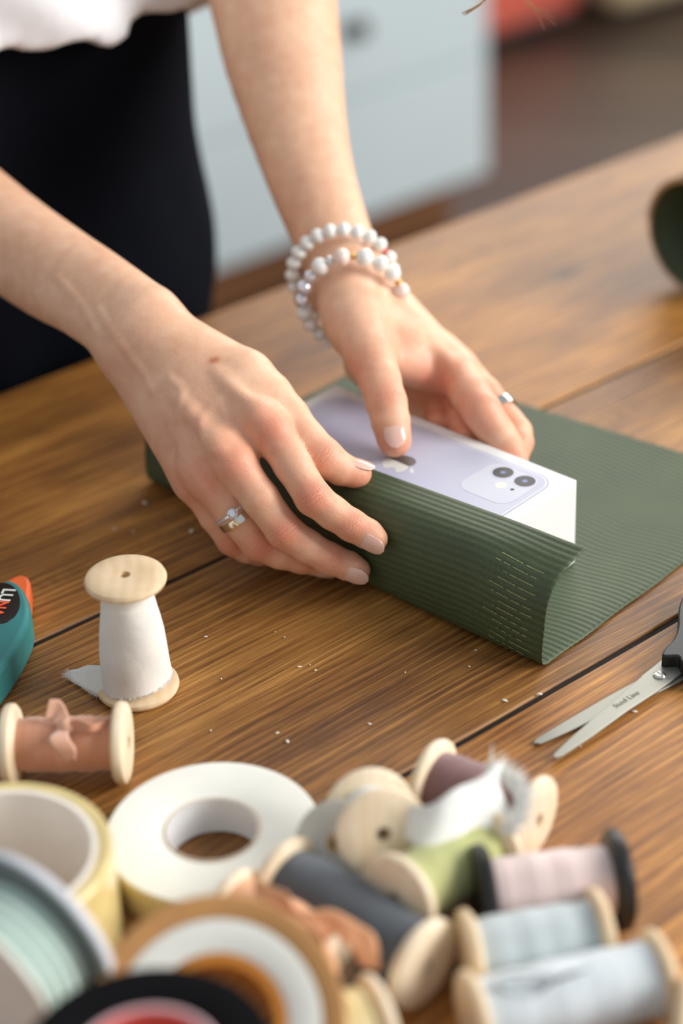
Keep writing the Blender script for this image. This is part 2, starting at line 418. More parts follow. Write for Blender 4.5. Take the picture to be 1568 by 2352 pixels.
# ================================================================ cabinet, red block, beige block in the back
def onfloor(x, y, z=FZ): return un(x, y, z)
cb = onfloor(1122, 402, FZ+0.09)
cab_off = float(cb @ dn); cab_a1 = float(cb @ du)
cabw = 1.5
ca = cab_a1-cabw/2
cab = empty('cabinet', pl(ca, cab_off+0.22, FZ), 'white painted drawer cabinet with a dark knob, standing behind the person', 'cabinet')
box('body', pl(ca, cab_off+0.23, FZ+0.09+0.42), (du, dn, Z), (cabw/2, 0.21, 0.42), M['cabinet'], cab, 0.004)
box('plinth', pl(ca-0.01, cab_off+0.24, FZ+0.045), (du, dn, Z), (cabw/2-0.03, 0.19, 0.0445), M['plinth'], cab, 0.002)
zt = float(un(1140, 100, 0)[2])
# split between the fronts as seen in the photo (about y=130 at the right end)
d_ = ray(1135, 118); k_ = (cab_off-CAM@dn)/(d_@dn); zs = float((CAM+d_*k_)[2])
kd = ray(799, 58); kk = (cab_off-CAM@dn)/(kd@dn); kp = CAM+kd*kk
low = box('drawer', pl(ca, cab_off+0.008, (FZ+0.095+zs)/2), (du, dn, Z), (cabw/2-0.004, 0.010, (zs-FZ-0.095)/2-0.002), M['cabinet'], cab, 0.003)
upz = FZ+0.93
upd = box('drawer', pl(ca, cab_off+0.008, (zs+upz)/2), (du, dn, Z), (cabw/2-0.004, 0.010, (upz-zs)/2-0.002), M['cabinet'], cab, 0.003)
lathe('knob', [(0.0, 0), (0.006, 0.0), (0.006, 0.014), (0.014, 0.018), (0.017, 0.026), (0.013, 0.033), (0.0, 0.035)], kp-dn*0.002, -dn, M['bronze'], None, 24)
put(bpy.data.objects['knob'], upd)

r1 = onfloor(1128, 118); r2 = onfloor(1338, 48)
rd = nrm(r2-r1); rn = nrm(np.cross(Z, rd))
rl = np.linalg.norm(r2-r1)
ot = empty('ottoman', (r1+r2)/2+rn*0.22, 'coral red cloth ottoman on the dark floor, right of the white cabinet', 'ottoman')
box('cushion', (r1+r2)/2-rd*0.2+rn*0.22+Z*0.222, (rd, rn, Z), (rl/2+0.2, 0.22, 0.20), M['red_cloth'], ot, 0.03)
box('base', (r1+r2)/2-rd*0.2+rn*0.22+Z*0.011, (rd, rn, Z), (rl/2+0.17, 0.2, 0.0105), M['dark'], ot, 0.004)
b1 = onfloor(1415, 60); b2 = onfloor(1600, 12)
rd = nrm(b2-b1); rn = nrm(np.cross(Z, rd))
be = empty('pouffe', (b1+b2)/2+rn*0.2, 'beige cloth pouffe on the dark floor in the far right corner', 'pouffe')
box('cushion', b1+rd*0.5+rn*0.25+Z*0.2, (rd, rn, Z), (0.5, 0.25, 0.175), M['beige_cloth'], be, 0.03)
box('base', b1+rd*0.5+rn*0.25+Z*0.013, (rd, rn, Z), (0.47, 0.22, 0.0125), M['dark'], be, 0.004)

# ================================================================ green corrugated sheet, curled over the box
P_ROUND = [(-.0715, .0010), (-.0790, .0012), (-.0828, .0035), (-.0838, .010), (-.0826, .0215), (-.0806, .0325), (-.0767, .0405), (-.0715, .0456), (-.0632, .0497), (-.0572, .0513), (-.0505, .0527)]
P_BOX = [(-.0720, .0010), (-.0800, .0012), (-.0848, .0045), (-.0868, .012), (-.0872, .022), (-.0862, .032), (-.0838, .041), (-.0800, .0480), (-.0735, .0522), (-.0650, .0534), (-.0560, .0536)]
def sheet_profile(s):
    f = min(max((s+0.185)/0.03, 0), 1)*min(max((0.040-s)/0.045, 0), 1); f = f*f*(3-2*f)
    pts = [((1-f)*a[0]+f*b[0], (1-f)*a[1]+f*b[1]) for a, b in zip(P_ROUND, P_BOX)]
    tf = -0.0600+(s+0.083)*0.075
    d = tf-pts[-1][0]
    pts = [(p[0]+(d*max(0, (i-7)/3.0) if i > 7 else 0), p[1]) for i, p in enumerate(pts)]
    return [(0.118+0.098*(s+0.134), .0010), (0.0, .0010)]+pts
def resample(pts, ds):
    P = smooth_open([np.array(p) for p in pts], 10)
    P = np.array(P); L = np.concatenate([[0], np.cumsum(np.linalg.norm(np.diff(P, axis=0), axis=1))])
    return P, L
S0, S1 = -0.2338, 0.0430
NS = 90; RIB = 0.0037; SUB = 6
rows = []
ref, refL = resample(sheet_profile(-0.05), 0)
# arc length measured from the free edge so that the ribs run parallel to it
nq = int(0.335/RIB*SUB)
def sheet_point(s, q, off=0.0, prof=None):
    P, L = prof
    a = L[-1]-q
    a = max(a, 0.0)
    x = np.interp(a, L, P[:, 0]); zz = np.interp(a, L, P[:, 1])
    e = 0.0012
    dx = np.interp(min(a+e, L[-1]), L, P[:, 0])-np.interp(max(a-e, 0), L, P[:, 0]); dz = np.interp(min(a+e, L[-1]), L, P[:, 1])-np.interp(max(a-e, 0), L, P[:, 1])
    l = math.hypot(dx, dz)+1e-9; nx_, nz_ = dz/l, -dx/l       # outer side of the curl, lower side of the flat
    return x+nx_*off, zz+nz_*off
V = []; Fs = []
for i in range(NS+1):
    s = S0+(S1-S0)*i/NS
    prof = resample(sheet_profile(s), 0); Lt = prof[1][-1]
    for j in range(nq+1):
        q = j/nq*0.335
        q = min(q, Lt)
        wob = 0.0003*math.sin(q*120+1.3)+0.0001*math.sin(q*1500)
        ss = s+(wob if i in (0, NS) else 0)
        off = 0.00012*math.cos(2*math.pi*q/RIB)
        x, zz = sheet_point(s, q, off, prof)
        if i == NS: zz += 0
        V.append(st(ss, x, zz))
for i in range(NS):
    for j in range(nq):
        a_ = i*(nq+1)+j; Fs.append((a_, a_+1, a_+nq+2, a_+nq+1))
sheet = mesh_obj('paper_sheet', V, Fs, M['green'])
so = sheet.modifiers.new('s', 'SOLIDIFY'); so.thickness = 0.0004; so.offset = 0
tag(sheet, 'green corrugated paper sheet curled over the white phone box in the hands', 'wrapping paper')
V = []; Fs = []
for k in range(1, 26):
    q = k*RIB
    for (sa, sb) in ((0.012+0.004*math.sin(k*1.7)+0.0005*k*0.2, 0.034+0.003*math.sin(k*2.3)),):
        if q < 0.022 or q > 0.098: continue
        m = 14
        for c in range(m):
            if rng.rand() < 0.22: continue
            s_a = sa+(sb-sa)*c/m; s_b = sa+(sb-sa)*(c+0.92)/m
            base = len(V)
            for (s_, dq) in ((s_a, -0.00020), (s_a, 0.00020), (s_b, 0.00020), (s_b, -0.00020)):
                pr = resample(sheet_profile(s_), 0); x, zz = sheet_point(s_, q+dq, -0.00042, pr); V.append(st(s_, x, zz))
            Fs.append((base, base+1, base+2, base+3))
sc_ = mesh_obj('crest_scuff', V, Fs, M['scuff'], sheet, smooth=False); tag(sc_, kind='stuff')
sm = sc_.modifiers.new('s', 'SOLIDIFY'); sm.thickness = 0.00008

# ================================================================ phone box
BL, BW_, BH = 0.165, 0.0715, 0.0507
bx = empty('phone_box', st(-BL/2, -BW_/2, 0.0014), 'glossy white phone box with a lilac phone picture on its lid, held in both hands', 'box')
box('lid', st(-BL/2, -BW_/2, 0.0014+(BH-0.0014)/2), (u, w, Z), (BL/2, BW_/2, (BH-0.0014)/2), M['white_paper'], bx, 0.0007)
box('tray', st(-BL/2, -BW_/2, 0.0024), (u, w, Z), (BL/2-0.0012, BW_/2-0.0012, 0.0008), M['core_white'], bx, 0)
def phone_print_mat():
    t = NT('phone_print_lilac'); v = t.coord()
    f = t.noise(v, 9, 2, 0.5)
    t.set(Base_Color=t.ramp(f, [(0.35, (182, 181, 204)), (0.65, (198, 200, 214))]), Roughness=0.55); return t.m
PM = {'body': phone_print_mat(), 'rim': plain('print_rim_grey', (160, 160, 178), 0.5, 0.01), 'rim2': plain('print_rim_pale', (214, 214, 226), 0.5, 0.01),
      'bump': plain('print_camera_square', (202, 205, 216), 0.55, 0.01), 'bumpline': plain('print_camera_line', (182, 182, 200), 0.5, 0.01),
      'lens': plain('print_lens', (34, 33, 32), 0.45, 0.15, 900), 'lensring': plain('print_lens_ring', (186, 184, 208), 0.3, 0.02), 'blue': plain('print_lens_blue', (74, 92, 160), 0.3, 0.1),
      'flash': plain('print_flash', (224, 220, 200), 0.35, 0.02), 'logo': plain('print_logo_white', (222, 224, 218), 0.3, 0.01), 'logod': plain('print_logo_dark', (96, 88, 84), 0.3, 0.03)}
def decal(name, pts, lvl, mat, parent):
    V = [st(p[0], p[1], BH+0.00006+lvl*0.00003) for p in pts]
    o = mesh_obj(name, V, [tuple(range(len(V)))], mat, parent, smooth=False)
    if o.data.polygons[0].normal.z < 0: o.data.flip_normals()
    return o
def rrect(cx, cy, hx, hy, r, n=10):
    P = []
    for qx, qy, a0 in ((1, 1, 0), (-1, 1, 90), (-1, -1, 180), (1, -1, 270)):
        for i in range(n+1):
            a = math.radians(a0+90*i/n); P.append((cx+qx*(hx-r)+r*math.cos(a), cy+qy*(hy-r)+r*math.sin(a)))
    return P
def disc(cx, cy, r, n=32): return [(cx+r*math.cos(2*math.pi*i/n), cy+r*math.sin(2*math.pi*i/n)) for i in range(n)]
def spx(x, y):
    P = un(x, y, BH); d = P-A0; return float(d@u), float(d@w)
pcx = -BL/2; hx = 0.1509/2; hy = (BW_-0.014)/2; pcy = -0.007-hy
pp = decal('phone_picture', rrect(pcx, pcy, hx, hy, 0.0105), 0, PM['rim'], bx)
decal('picture_rim', rrect(pcx, pcy, hx-0.0006, hy-0.0006, 0.0099), 1, PM['rim2'], pp)
decal('picture_back', rrect(pcx, pcy, hx-0.0017, hy-0.0017, 0.009), 2, PM['body'], pp)
l1 = spx(1155, 1086); l2 = spx(1205, 1106); fl = spx(1150, 1115); mc = spx(1176, 1125)
ccx = (l1[0]+l2[0]+fl[0]*0+mc[0]*0)/2; 
csx = -0.0075-0.0040-0.0165; csy = -0.007-0.0035-0.0165
sq = ((l1[0]+l2[0])/2, (l1[1]+mc[1])/2)
decal('camera_outline', rrect(csx, csy, 0.0163, 0.0163, 0.008), 3, PM['bumpline'], pp)
decal('camera_square', rrect(csx, csy, 0.0160, 0.0160, 0.0078), 4, PM['bump'], pp)
for c in (l1, l2):
    decal('lens_ring', disc(c[0], c[1], 0.0066), 5, PM['lensring'], pp)
    decal('lens_gap', disc(c[0], c[1], 0.0061), 6, PM['bump'], pp)
    decal('lens', disc(c[0], c[1], 0.0054), 7, PM['lens'], pp)
    decal('lens_glint', disc(c[0], c[1], 0.0014), 8, PM['blue'], pp)
decal('flash', disc(fl[0], fl[1], 0.0030), 5, PM['flash'], pp)
decal('microphone', disc(mc[0], mc[1], 0.0011), 5, PM['lens'], pp)
# fruit emblem lying with its leaf towards the camera end
lc = spx(921, 1066); 
def emb(x, y, k=0.0094):  # x: emblem right, y: emblem up
    return (lc[0]+y*k, lc[1]-x*k)
body = smooth_closed([np.array(p) for p in ((0.0, 0.52), (0.28, 0.62), (0.62, 0.56), (0.82, 0.34), (0.60, 0.10), (0.60, -0.14), (0.86, -0.38), (0.66, -0.78), (0.36, -1.0), (0.0, -0.90), (-0.36, -1.0), (-0.66, -0.76), (-0.88, -0.25), (-0.86, 0.22), (-0.62, 0.54), (-0.28, 0.62))], 5)
decal('emblem', [emb(p[0], p[1]) for p in body], 3, PM['logo'], pp)
half = [p for p in body if p[0] < -0.02]
decal('emblem_reflection', [emb(p[0], p[1]) for p in half], 4, PM['logod'], pp)
leaf = smooth_closed([np.array(p) for p in ((0.0, 0.72), (0.10, 0.98), (0.36, 1.14), (0.30, 0.88))], 5)
decal('emblem_leaf', [emb(p[0], p[1]) for p in leaf], 3, PM['logo'], pp)

# ================================================================ second green roll at the right edge
rc = un(1580, 672, 0); ax = nrm(np.array([0.80, 0.60, 0])); rr = 0.0385
ro = empty('paper_roll', rc, 'rolled up green corrugated paper lying on the table near the back edge', 'wrapping paper')
side_ = nrm(np.cross(Z, ax))
def spiral(r0, turns, n, L, ph=0.0):
    V = []; Fs = []; m = 3
    for k in range(n+1):
        a = ph+2*math.pi*turns*k/n; r = r0-0.0016*turns*k/n+0.0003*math.cos(2*math.pi*k/n*turns*2*math.pi*r0/RIB)
        for j in range(m+1):
            V.append(rc+Z*(rr+0.001)+ax*(L*j/m)+(side_*math.cos(a)+Z*math.sin(a))*r)
    for k in range(n):
        for j in range(m): a_ = k*(m+1)+j; Fs.append((a_, a_+1, a_+m+2, a_+m+1))
    return V, Fs
V, Fs = spiral(rr, 1.35, 700, 0.30)
o = mesh_obj('rolled_sheet', V, Fs, M['green'], ro); so = o.modifiers.new('s', 'SOLIDIFY'); so.thickness = 0.0007; so.offset = 0
V = []; Fs = []
for k in range(0, 400):
    a = 2*math.pi*1.35*k/400; r = rr-0.0016*1.35*k/400
    for rad in (r+0.0008, r-0.0008):
        V.append(rc+Z*(rr+0.001)-ax*0.0004+(side_*math.cos(a)+Z*math.sin(a))*rad)
for k in range(399): Fs.append((2*k, 2*k+1, 2*k+3, 2*k+2))
o = mesh_obj('cut_edge', V, Fs, M['card_core'], ro, smooth=False); so = o.modifiers.new('s', 'SOLIDIFY'); so.thickness = 0.0006

# ================================================================ person: one smooth surface from a distance field
def smin(a, b, k):
    h = np.maximum(k-np.abs(a-b), 0)/k
    return np.minimum(a, b)-h*h*k*0.25
def cone(P, a, b, ra, rb):
    a = np.asarray(a, np.float32); b = np.asarray(b, np.float32); ba = b-a; L = float(ba@ba)+1e-12
    pa = P-a; t = np.clip((pa@ba)/L, 0, 1)
    d = pa-t[:, None]*ba
    return np.sqrt(np.einsum('ij,ij->i', d, d))-(ra+(rb-ra)*t)
def surface_nets(sdf, lo, hi, h, margin=1.0):
    lo = np.asarray(lo, np.float32); hi = np.asarray(hi, np.float32); B = 8
    nb = np.ceil((hi-lo)/(h*B)).astype(int)
    # coarse pass on 4x4x4 super blocks, then blocks
    def grid(n0): return np.stack(np.meshgrid(*[np.arange(k) for k in n0], indexing='ij'), -1).reshape(-1, 3)
    S = 4
    sb = grid(np.ceil(nb/S).astype(int))
    c = lo+(sb+0.5)*h*B*S
    sb = sb[np.abs(sdf(c.astype(np.float32))) < h*B*S*0.9*margin+0.004]
    sub = grid((S, S, S))
    bl = (sb[:, None, :]*S+sub[None]).reshape(-1, 3)
    c = lo+(bl+0.5)*h*B
    bl = bl[np.abs(sdf(c.astype(np.float32))) < h*B*0.95*margin+0.0005]
    g = grid((B+1, B+1, B+1)).astype(np.float32)
    N = (nb+8).astype(np.int64)*B
    keysL, vertsL, edges = [], [], []
    def key(i): return (i[..., 0].astype(np.int64)*N[1]+i[..., 1])*N[2]+i[..., 2]
    for s0 in range(0, len(bl), 400):
        b = bl[s0:s0+400]
        P = (lo+(b[:, None, :]*B+g[None])*h).astype(np.float32)
        D = sdf(P.reshape(-1, 3)).reshape(len(b), B+1, B+1, B+1)
        acc = np.zeros((len(b), B, B, B, 3), np.float32); cnt = np.zeros((len(b), B, B, B), np.float32)
        for ax_ in range(3):
            for o1 in (0, 1):
                for o2 in (0, 1):
                    oth = [k for k in range(3) if k != ax_]
                    sl0 = [slice(None)]+[None]*3; sl1 = [slice(None)]+[None]*3
                    sl0[1+ax_] = slice(0, B); sl1[1+ax_] = slice(1, B+1)
                    sl0[1+oth[0]] = sl1[1+oth[0]] = slice(o1, B+o1); sl0[1+oth[1]] = sl1[1+oth[1]] = slice(o2, B+o2)
                    d0 = D[tuple(sl0)]; d1 = D[tuple(sl1)]
                    m = (d0 < 0) != (d1 < 0)
                    t = np.where(m, d0/np.where(m, d0-d1, 1), 0)
                    p = np.zeros(d0.shape+(3,), np.float32); p[..., ax_] = t; p[..., oth[0]] = o1; p[..., oth[1]] = o2
                    acc += p*m[..., None]; cnt += m
        act = cnt > 0
        bi, i, j, k = np.nonzero(act)
        idx = b[bi]*B+np.stack([i, j, k], -1)
        vertsL.append(lo+(idx+acc[act]/cnt[act][:, None])*h); keysL.append(key(idx))
        for ax_ in range(3):
            d0 = D[:, :B, :B, :B]; sl = [slice(None)]+[slice(0, B)]*3; sl[1+ax_] = slice(1, B+1); d1 = D[tuple(sl)]
            bi, i, j, k = np.nonzero((d0 < 0) != (d1 < 0))
            edges.append((ax_, b[bi]*B+np.stack([i, j, k], -1), (d0[bi, i, j, k] < 0)))
    keys = np.concatenate(keysL); verts = np.concatenate(vertsL); o = np.argsort(keys); keys = keys[o]; verts = verts[o]
    quads = []
    for ax_, idx, neg in edges:
        e1 = np.zeros(3, int); e2 = np.zeros(3, int); e1[(ax_+1) % 3] = 1; e2[(ax_+2) % 3] = 1
        ok = np.ones(len(idx), bool); q = []
        for dd in (0*e1, e1, e1+e2, e2):
            kk = key(idx-dd); p = np.searchsorted(keys, kk); p = np.minimum(p, len(keys)-1); ok &= keys[p] == kk; q.append(p)
        q = np.stack(q, 1); q = np.where(neg[:, None], q, q[:, ::-1]); quads.append(q[ok])
    return verts, np.concatenate(quads)

def at_(p): return at(p[0], p[1], p[2])
IN = -fw                                    # towards the camera: the back of each hand faces it
def chain_pts(L): return [(at(x, y, k), r) for (x, y, k, r) in L]

# ---- right hand (at the left of the picture)
R_idx = chain_pts([(600, 965, .974, .0105), (622, 990, .972, .0102), (672, 1068, .967, .0093), (719, 1143, .963, .0089), (764, 1178, .965, .0082), (808, 1207, .966, .0079), (845, 1227, .967, .0073), (862, 1238, .966, .0062)])
R_mid = chain_pts([(510, 1030, .972, .0105), (538, 1066, .968, .0102), (598, 1146, .968, .0092), (652, 1219, .972, .0089), (706, 1255, .976, .0081), (758, 1284, .979, .0078), (800, 1300, .981, .0072), (822, 1309, .982, .0062)])
R_rng = chain_pts([(452, 1070, .980, .0100), (475, 1100, .977, .0096), (536, 1180, .979, .0086), (592, 1248, .984, .0084), (642, 1271, .988, .0077), (692, 1284, .991, .0073), (728, 1291, .995, .0067), (744, 1295, .997, .0058)])
R_pnk = chain_pts([(425, 1070, .990, .0092), (447, 1112, .990, .0086), (492, 1186, .994, .0076), (532, 1242, .999, .0074), (566, 1262, 1.003, .0068), (596, 1270, 1.008, .0064), (622, 1272, 1.013, .0060), (636, 1274, 1.016, .0052)])
R_thb = chain_pts([(560, 872, .997, .0142), (610, 915, .992, .0138), (655, 962, .988, .0122), (700, 1010, .982, .0102), (744, 1052, .979, .0098), (782, 1077, .981, .0081), (814, 1087, .983, .0070), (824, 1088, .9835, .0064)])
R_palm = [((330, 770, 1.022), (610, 975, .980), .0165, .0118), ((345, 800, 1.020), (535, 1060, .975), .0165, .0118), ((330, 815, 1.022), (470, 1090, .984), .0155, .0110),
          ((300, 815, 1.028), (440, 1100, .995), .0150, .0100), ((380, 790, 1.018), (560, 872, .999), .0190, .0150), ((370, 830, 1.030), (470, 980, 1.006), .0180, .0160), ((430, 870, 1.012), (560, 960, .992), .0170, .0150)]
R_arm = [((318, 752, 1.024), (205, 672, 1.052), 10.5, 9.5, .0158, .0175), ((205, 672, 1.052), (125, 625, 1.075), 9.5, 8.5, .0175, .0200), ((125, 625, 1.075), (0, 540, 1.112), 8.5, 7.5, .0200, .0225), ((0, 540, 1.112), (-170, 425, 1.16), 7.5, 8, .0225, .028), ((-170, 425, 1.16), (-330, 330, 1.20), 8, 8, .028, .036)]
# tendons and veins: (pixel polyline, radius, how far below the surface)
R_tend = [([(590, 945, .969), (500, 860, .986)], .0035), ([(505, 1030, .963), (440, 950, .981), (380, 870, .998)], .0034), ([(447, 1068, .973), (400, 960, .990), (350, 880, 1.004)], .0031), ([(410, 1040, .990), (370, 950, 1.005)], .0030)]
# ---- left hand
L_thb = chain_pts([(800, 700, 1.068, .0155), (824, 755, 1.048, .0150), (850, 815, 1.032, .0130), (872, 875, 1.019, .0108), (887, 925, 1.012, .0104), (897, 970, 1.009, .0097), (904, 1005, 1.0075, .0086), (906, 1014, 1.007, .0082)])
L_idx = chain_pts([(1025, 838, 1.062, .0118), (1050, 862, 1.056, .0116), (1080, 905, 1.040, .0105), (1106, 944, 1.029, .0102), (1124, 972, 1.029, .0094), (1144, 998, 1.029, .0090), (1168, 1032, 1.028, .0083), (1182, 1054, 1.026, .0072)])
L_mid = chain_pts([(1015, 815, 1.085, .0110), (1055, 850, 1.078, .0108), (1110, 905, 1.062, .0095), (1140, 940, 1.056, .0090), (1166, 970, 1.052, .0084), (1186, 992, 1.049, .0080), (1192, 1016, 1.043, .0074), (1188, 1040, 1.038, .0066)])
L_rng = chain_pts([(965, 800, 1.105, .0105), (1005, 840, 1.098, .0100), (1040, 895, 1.080, .0090), (1052, 940, 1.064, .0088), (1060, 965, 1.054, .0084), (1068, 990, 1.046, .0080), (1070, 1005, 1.040, .0072)])
L_pnk = chain_pts([(915, 790, 1.120, .0098), (950, 830, 1.112, .0090), (985, 885, 1.094, .0084), (1002, 925, 1.078, .0082), (1008, 955, 1.064, .0078), (1006, 975, 1.054, .0072)])
L_palm = [((810, 650, 1.085), (1040, 852, 1.062), .0165, .0122), ((808, 645, 1.092), (1030, 842, 1.082), .0170, .0120), ((800, 645, 1.100), (985, 820, 1.102), .0160, .0112), ((795, 655, 1.108), (935, 815, 1.118), .0150, .0105),
          ((795, 640, 1.085), (812, 735, 1.058), .0180, .0160), ((830, 745, 1.060), (935, 800, 1.058), .0150, .0120), ((850, 810, 1.042), (955, 848, 1.052), .0110, .0085), ((840, 790, 1.056), (985, 858, 1.062), .0110, .0090), ((850, 830, 1.088), (930, 905, 1.090), .0150, .0140), ((930, 850, 1.100), (990, 930, 1.090), .0130, .0120)]
L_arm = [((806, 655, 1.094), (785, 600, 1.102), 3.0, 4.0, .0185, .0172), ((785, 600, 1.102), (721, 430, 1.128), 4.0, 5.0, .0172, .0200), ((721, 430, 1.128), (680, 280, 1.150), 5.0, 5.0, .0200, .0245), ((680, 280, 1.150), (649, 130, 1.172), 5.0, 5.0, .0245, .0300), ((649, 130, 1.172), (628, 0, 1.192), 5.0, 5.0, .0300, .0330), ((628, 0, 1.192), (600, -180, 1.22), 5.0, 4.0, .0330, .040)]
L_tend = [([(1030, 832, 1.048), (960, 770, 1.062), (890, 715, 1.074)], .0034)]

def build_hand(fingers, palm, arm, tend):
    prims = []
    Fg = [[(P[i][0], P[i+1][0], P[i][1], P[i+1][1]) for i in range(len(P)-1)] for P in fingers]
    Pg = [(at_(a), at_(b), ra, rb) for a, b, ra, rb in palm]
    AP = [np.array([*at_(arm[0][0]), arm[0][2]*.001, arm[0][4]])]+[np.array([*at_(q[1]), q[3]*.001, q[5]]) for q in arm]
    AP = smooth_open(AP, 3); d = nrm(AP[-1][:3]-AP[0][:3]); sd = nrm(np.cross(d, IN))
    As = [[(AP[i][:3]+sd*g_*AP[i][3], AP[i+1][:3]+sd*g_*AP[i+1][3], AP[i][4], AP[i+1][4]) for i in range(len(AP)-1)] for g_ in (-1, 1)]
    Ag = As[0]+As[1]
    Tg = []
    for pts, r in tend:
        pp_ = [at_(p) for p in pts]
        for i in range(len(pp_)-1): Tg.append((pp_[i], pp_[i+1], r, r*0.9))
    allp = [q for f in Fg for q in f]+Pg+Ag
    lo = np.min([np.minimum(q[0], q[1])-max(q[2], q[3]) for q in allp], 0)-.004
    hi = np.max([np.maximum(q[0], q[1])+max(q[2], q[3]) for q in allp], 0)+.004
    def sdf(P):
        P = P.astype(np.float32)
        out = np.full(len(P), 1.0, np.float32)
        d = None
        for q in Pg:
            c = cone(P, *q); d = c if d is None else smin(d, c, .010)
        ar = [None, None]
        for g_ in (0, 1):
            for q in As[g_]:
                c = cone(P, *q); ar[g_] = c if ar[g_] is None else np.minimum(ar[g_], c)
        d = smin(d, smin(ar[0], ar[1], .022)+.0022, .012)
        for q in Tg: d = smin(d, cone(P, *q), .0045)
        fd = None
        for f in Fg:
            e = None
            for q in f:
                c = cone(P, *q); e = c if e is None else smin(e, c, .0022)
            fd = e if fd is None else smin(fd, e, .0009)
            d0 = e
        return smin(d, fd, .0060)
    return sdf, lo, hi
def march(sdf, x, y, k=.85):
    for _ in range(60):
        d = float(sdf(np.array([at(x, y, k)], np.float32))[0]); k += d*0.9
        if abs(d) < 1e-5: break
    return k
def veined(sdf, veins):
    V_ = []
    for pts, r, sink in veins:
        P = smooth_open([np.array((x, y, 0.0)) for x, y in pts], 3); Q = [at(p[0], p[1], march(sdf, p[0], p[1])+sink) for p in P]
        V_ += [(Q[i], Q[i+1], r, r) for i in range(len(Q)-1)]
    lo_ = np.min([np.minimum(q[0], q[1]) for q in V_], 0)-.012; hi_ = np.max([np.maximum(q[0], q[1]) for q in V_], 0)+.012
    def f(P):
        d = sdf(P); m = ((P > lo_) & (P < hi_)).all(1)
        if m.any():
            s = P[m].astype(np.float32); dd = d[m]; v = None
            for q in V_:
                c = cone(s, *q); v = c if v is None else np.minimum(v, c)
            d = d.copy(); d[m] = smin(dd, v, .0032)
        return d
    return f
HANDS = [build_hand([R_idx, R_mid, R_rng, R_pnk, R_thb], R_palm, R_arm, R_tend), build_hand([L_thb, L_idx, L_mid, L_rng, L_pnk], L_palm, L_arm, L_tend)]
HANDS[0] = (veined(HANDS[0][0], [([(230, 715), (262, 765), (300, 815), (335, 862), (352, 900)], .0012, .0019), ([(392, 872), (420, 900), (410, 945), (425, 1000), (452, 1052)], .0012, .0016),
    ([(505, 925), (520, 958), (548, 990)], .0012, .0018), ([(505, 928), (470, 955), (462, 990), (490, 1035)], .0011, .0018), ([(135, 640), (190, 700), (225, 760)], .0012, .0021)]), HANDS[0][1], HANDS[0][2])
VV, QQ = [], []; nv = 0
for sdf, lo, hi in HANDS:
    v, q = surface_nets(sdf, lo, hi, 0.0012); VV.append(v); QQ.append(q+nv); nv += len(v)
fine_n = nv
# shoulders, upper arms, neck (out of frame) at coarse resolution
Rel, Lel = at(-330, 330, 1.20), at(600, -180, 1.22)
Rsh, Lsh = pl(.31, .975, .47), pl(.76, 1.01, .49)
def torso_sdf(P):
    P = P.astype(np.float32); d = cone(P, Rel, Rsh, .037, .044); d = smin(d, cone(P, Lel, Lsh, .040, .046), .02)
    for q in ((pl(.52, 1.10, .12), pl(.50, 1.05, .42), .06, .08), (pl(.58, 1.10, .12), pl(.62, 1.05, .42), .06, .08), (Rsh, pl(.57, 1.03, .48), .045, .05), (Lsh, pl(.57, 1.03, .48), .045, .05), (pl(.57, 1.02, .50), pl(.57, .98, .62), .055, .052)):
        d = smin(d, cone(P, *q), .05)
    return d
v, q = surface_nets(torso_sdf, (-.75, .75, -.05), (.35, 1.75, .75), .008); VV.append(v); QQ.append(q+nv); nv += len(v)
BV = np.concatenate(VV); BQ = np.concatenate(QQ)
person = empty('person', pl(.57, 1.085, FZ), 'person in a white top and navy trousers wrapping a phone box with both hands', 'person')
me = bpy.data.meshes.new('body'); me.from_pydata(BV.tolist(), [], BQ.tolist()); me.update()
me.polygons.foreach_set('use_smooth', [True]*len(me.polygons)); me.materials.append(M['skin'])
body_o = bpy.data.objects.new('body', me); COL.objects.link(body_o)
# tone (r: redness, g: mole) and crease (x: mm along finger, z: mask)
tone = np.zeros((nv, 4), np.float32); tone[:, 3] = 1; cr = np.zeros((nv, 3), np.float32)
Vf = BV[:fine_n]
def blob(c, r, amt, ch=0):
    d2 = ((Vf-np.asarray(c))**2).sum(1); tone[:fine_n, ch] = np.maximum(tone[:fine_n, ch], amt*np.exp(-d2/(r*r)))
def crease(J, dirv, r, nrmv, half=4.5, amt=1.0):
    dv = Vf-J; s = dv@dirv; rad = dv-s[:, None]*dirv; rl_ = np.linalg.norm(rad, axis=1)+1e-9
    fac = np.clip((rad@nrmv)/rl_*1.6-0.1, 0, 1)*np.exp(-(s*1000/half)**2)*(rl_ < r*1.7)*amt
    m = fac > cr[:fine_n, 2]
    cr[:fine_n][m] = np.stack([s*1000, rl_*1000, fac], 1)[m]
for Fp in (R_idx, R_mid, R_rng, R_pnk):
    for j, am, hf in ((3, 1.0, 5.0), (5, .8, 3.2)):
        J, r = Fp[j]; d = nrm(Fp[j+1][0]-Fp[j-1][0]); n_ = nrm(IN-d*(IN@d))
        crease(J, d, r, n_, hf, am); blob(J+n_*r*.8, .011, .75 if j == 3 else .6)
    J, r = Fp[1]; blob(J+IN*r, .015, .62)
    blob(Fp[-1][0], .009, .55); blob(Fp[2][0]+IN*Fp[2][1], .012, .22)
for Fp in (R_thb, L_thb):
    J, r = Fp[4]; d = nrm(Fp[5][0]-Fp[3][0]); n_ = nrm(IN*.8+Z*.6); n_ = nrm(n_-d*(n_@d)); crease(J, d, r, n_, 4.0, .9); blob(J+n_*r, .011, .5); blob(Fp[-1][0], .011, .8)
for Fp in (L_idx, L_mid, L_rng, L_pnk):
    blob(Fp[3][0], .016, .7); blob(Fp[-1][0], .012, .7); blob(Fp[1][0], .016, .35)
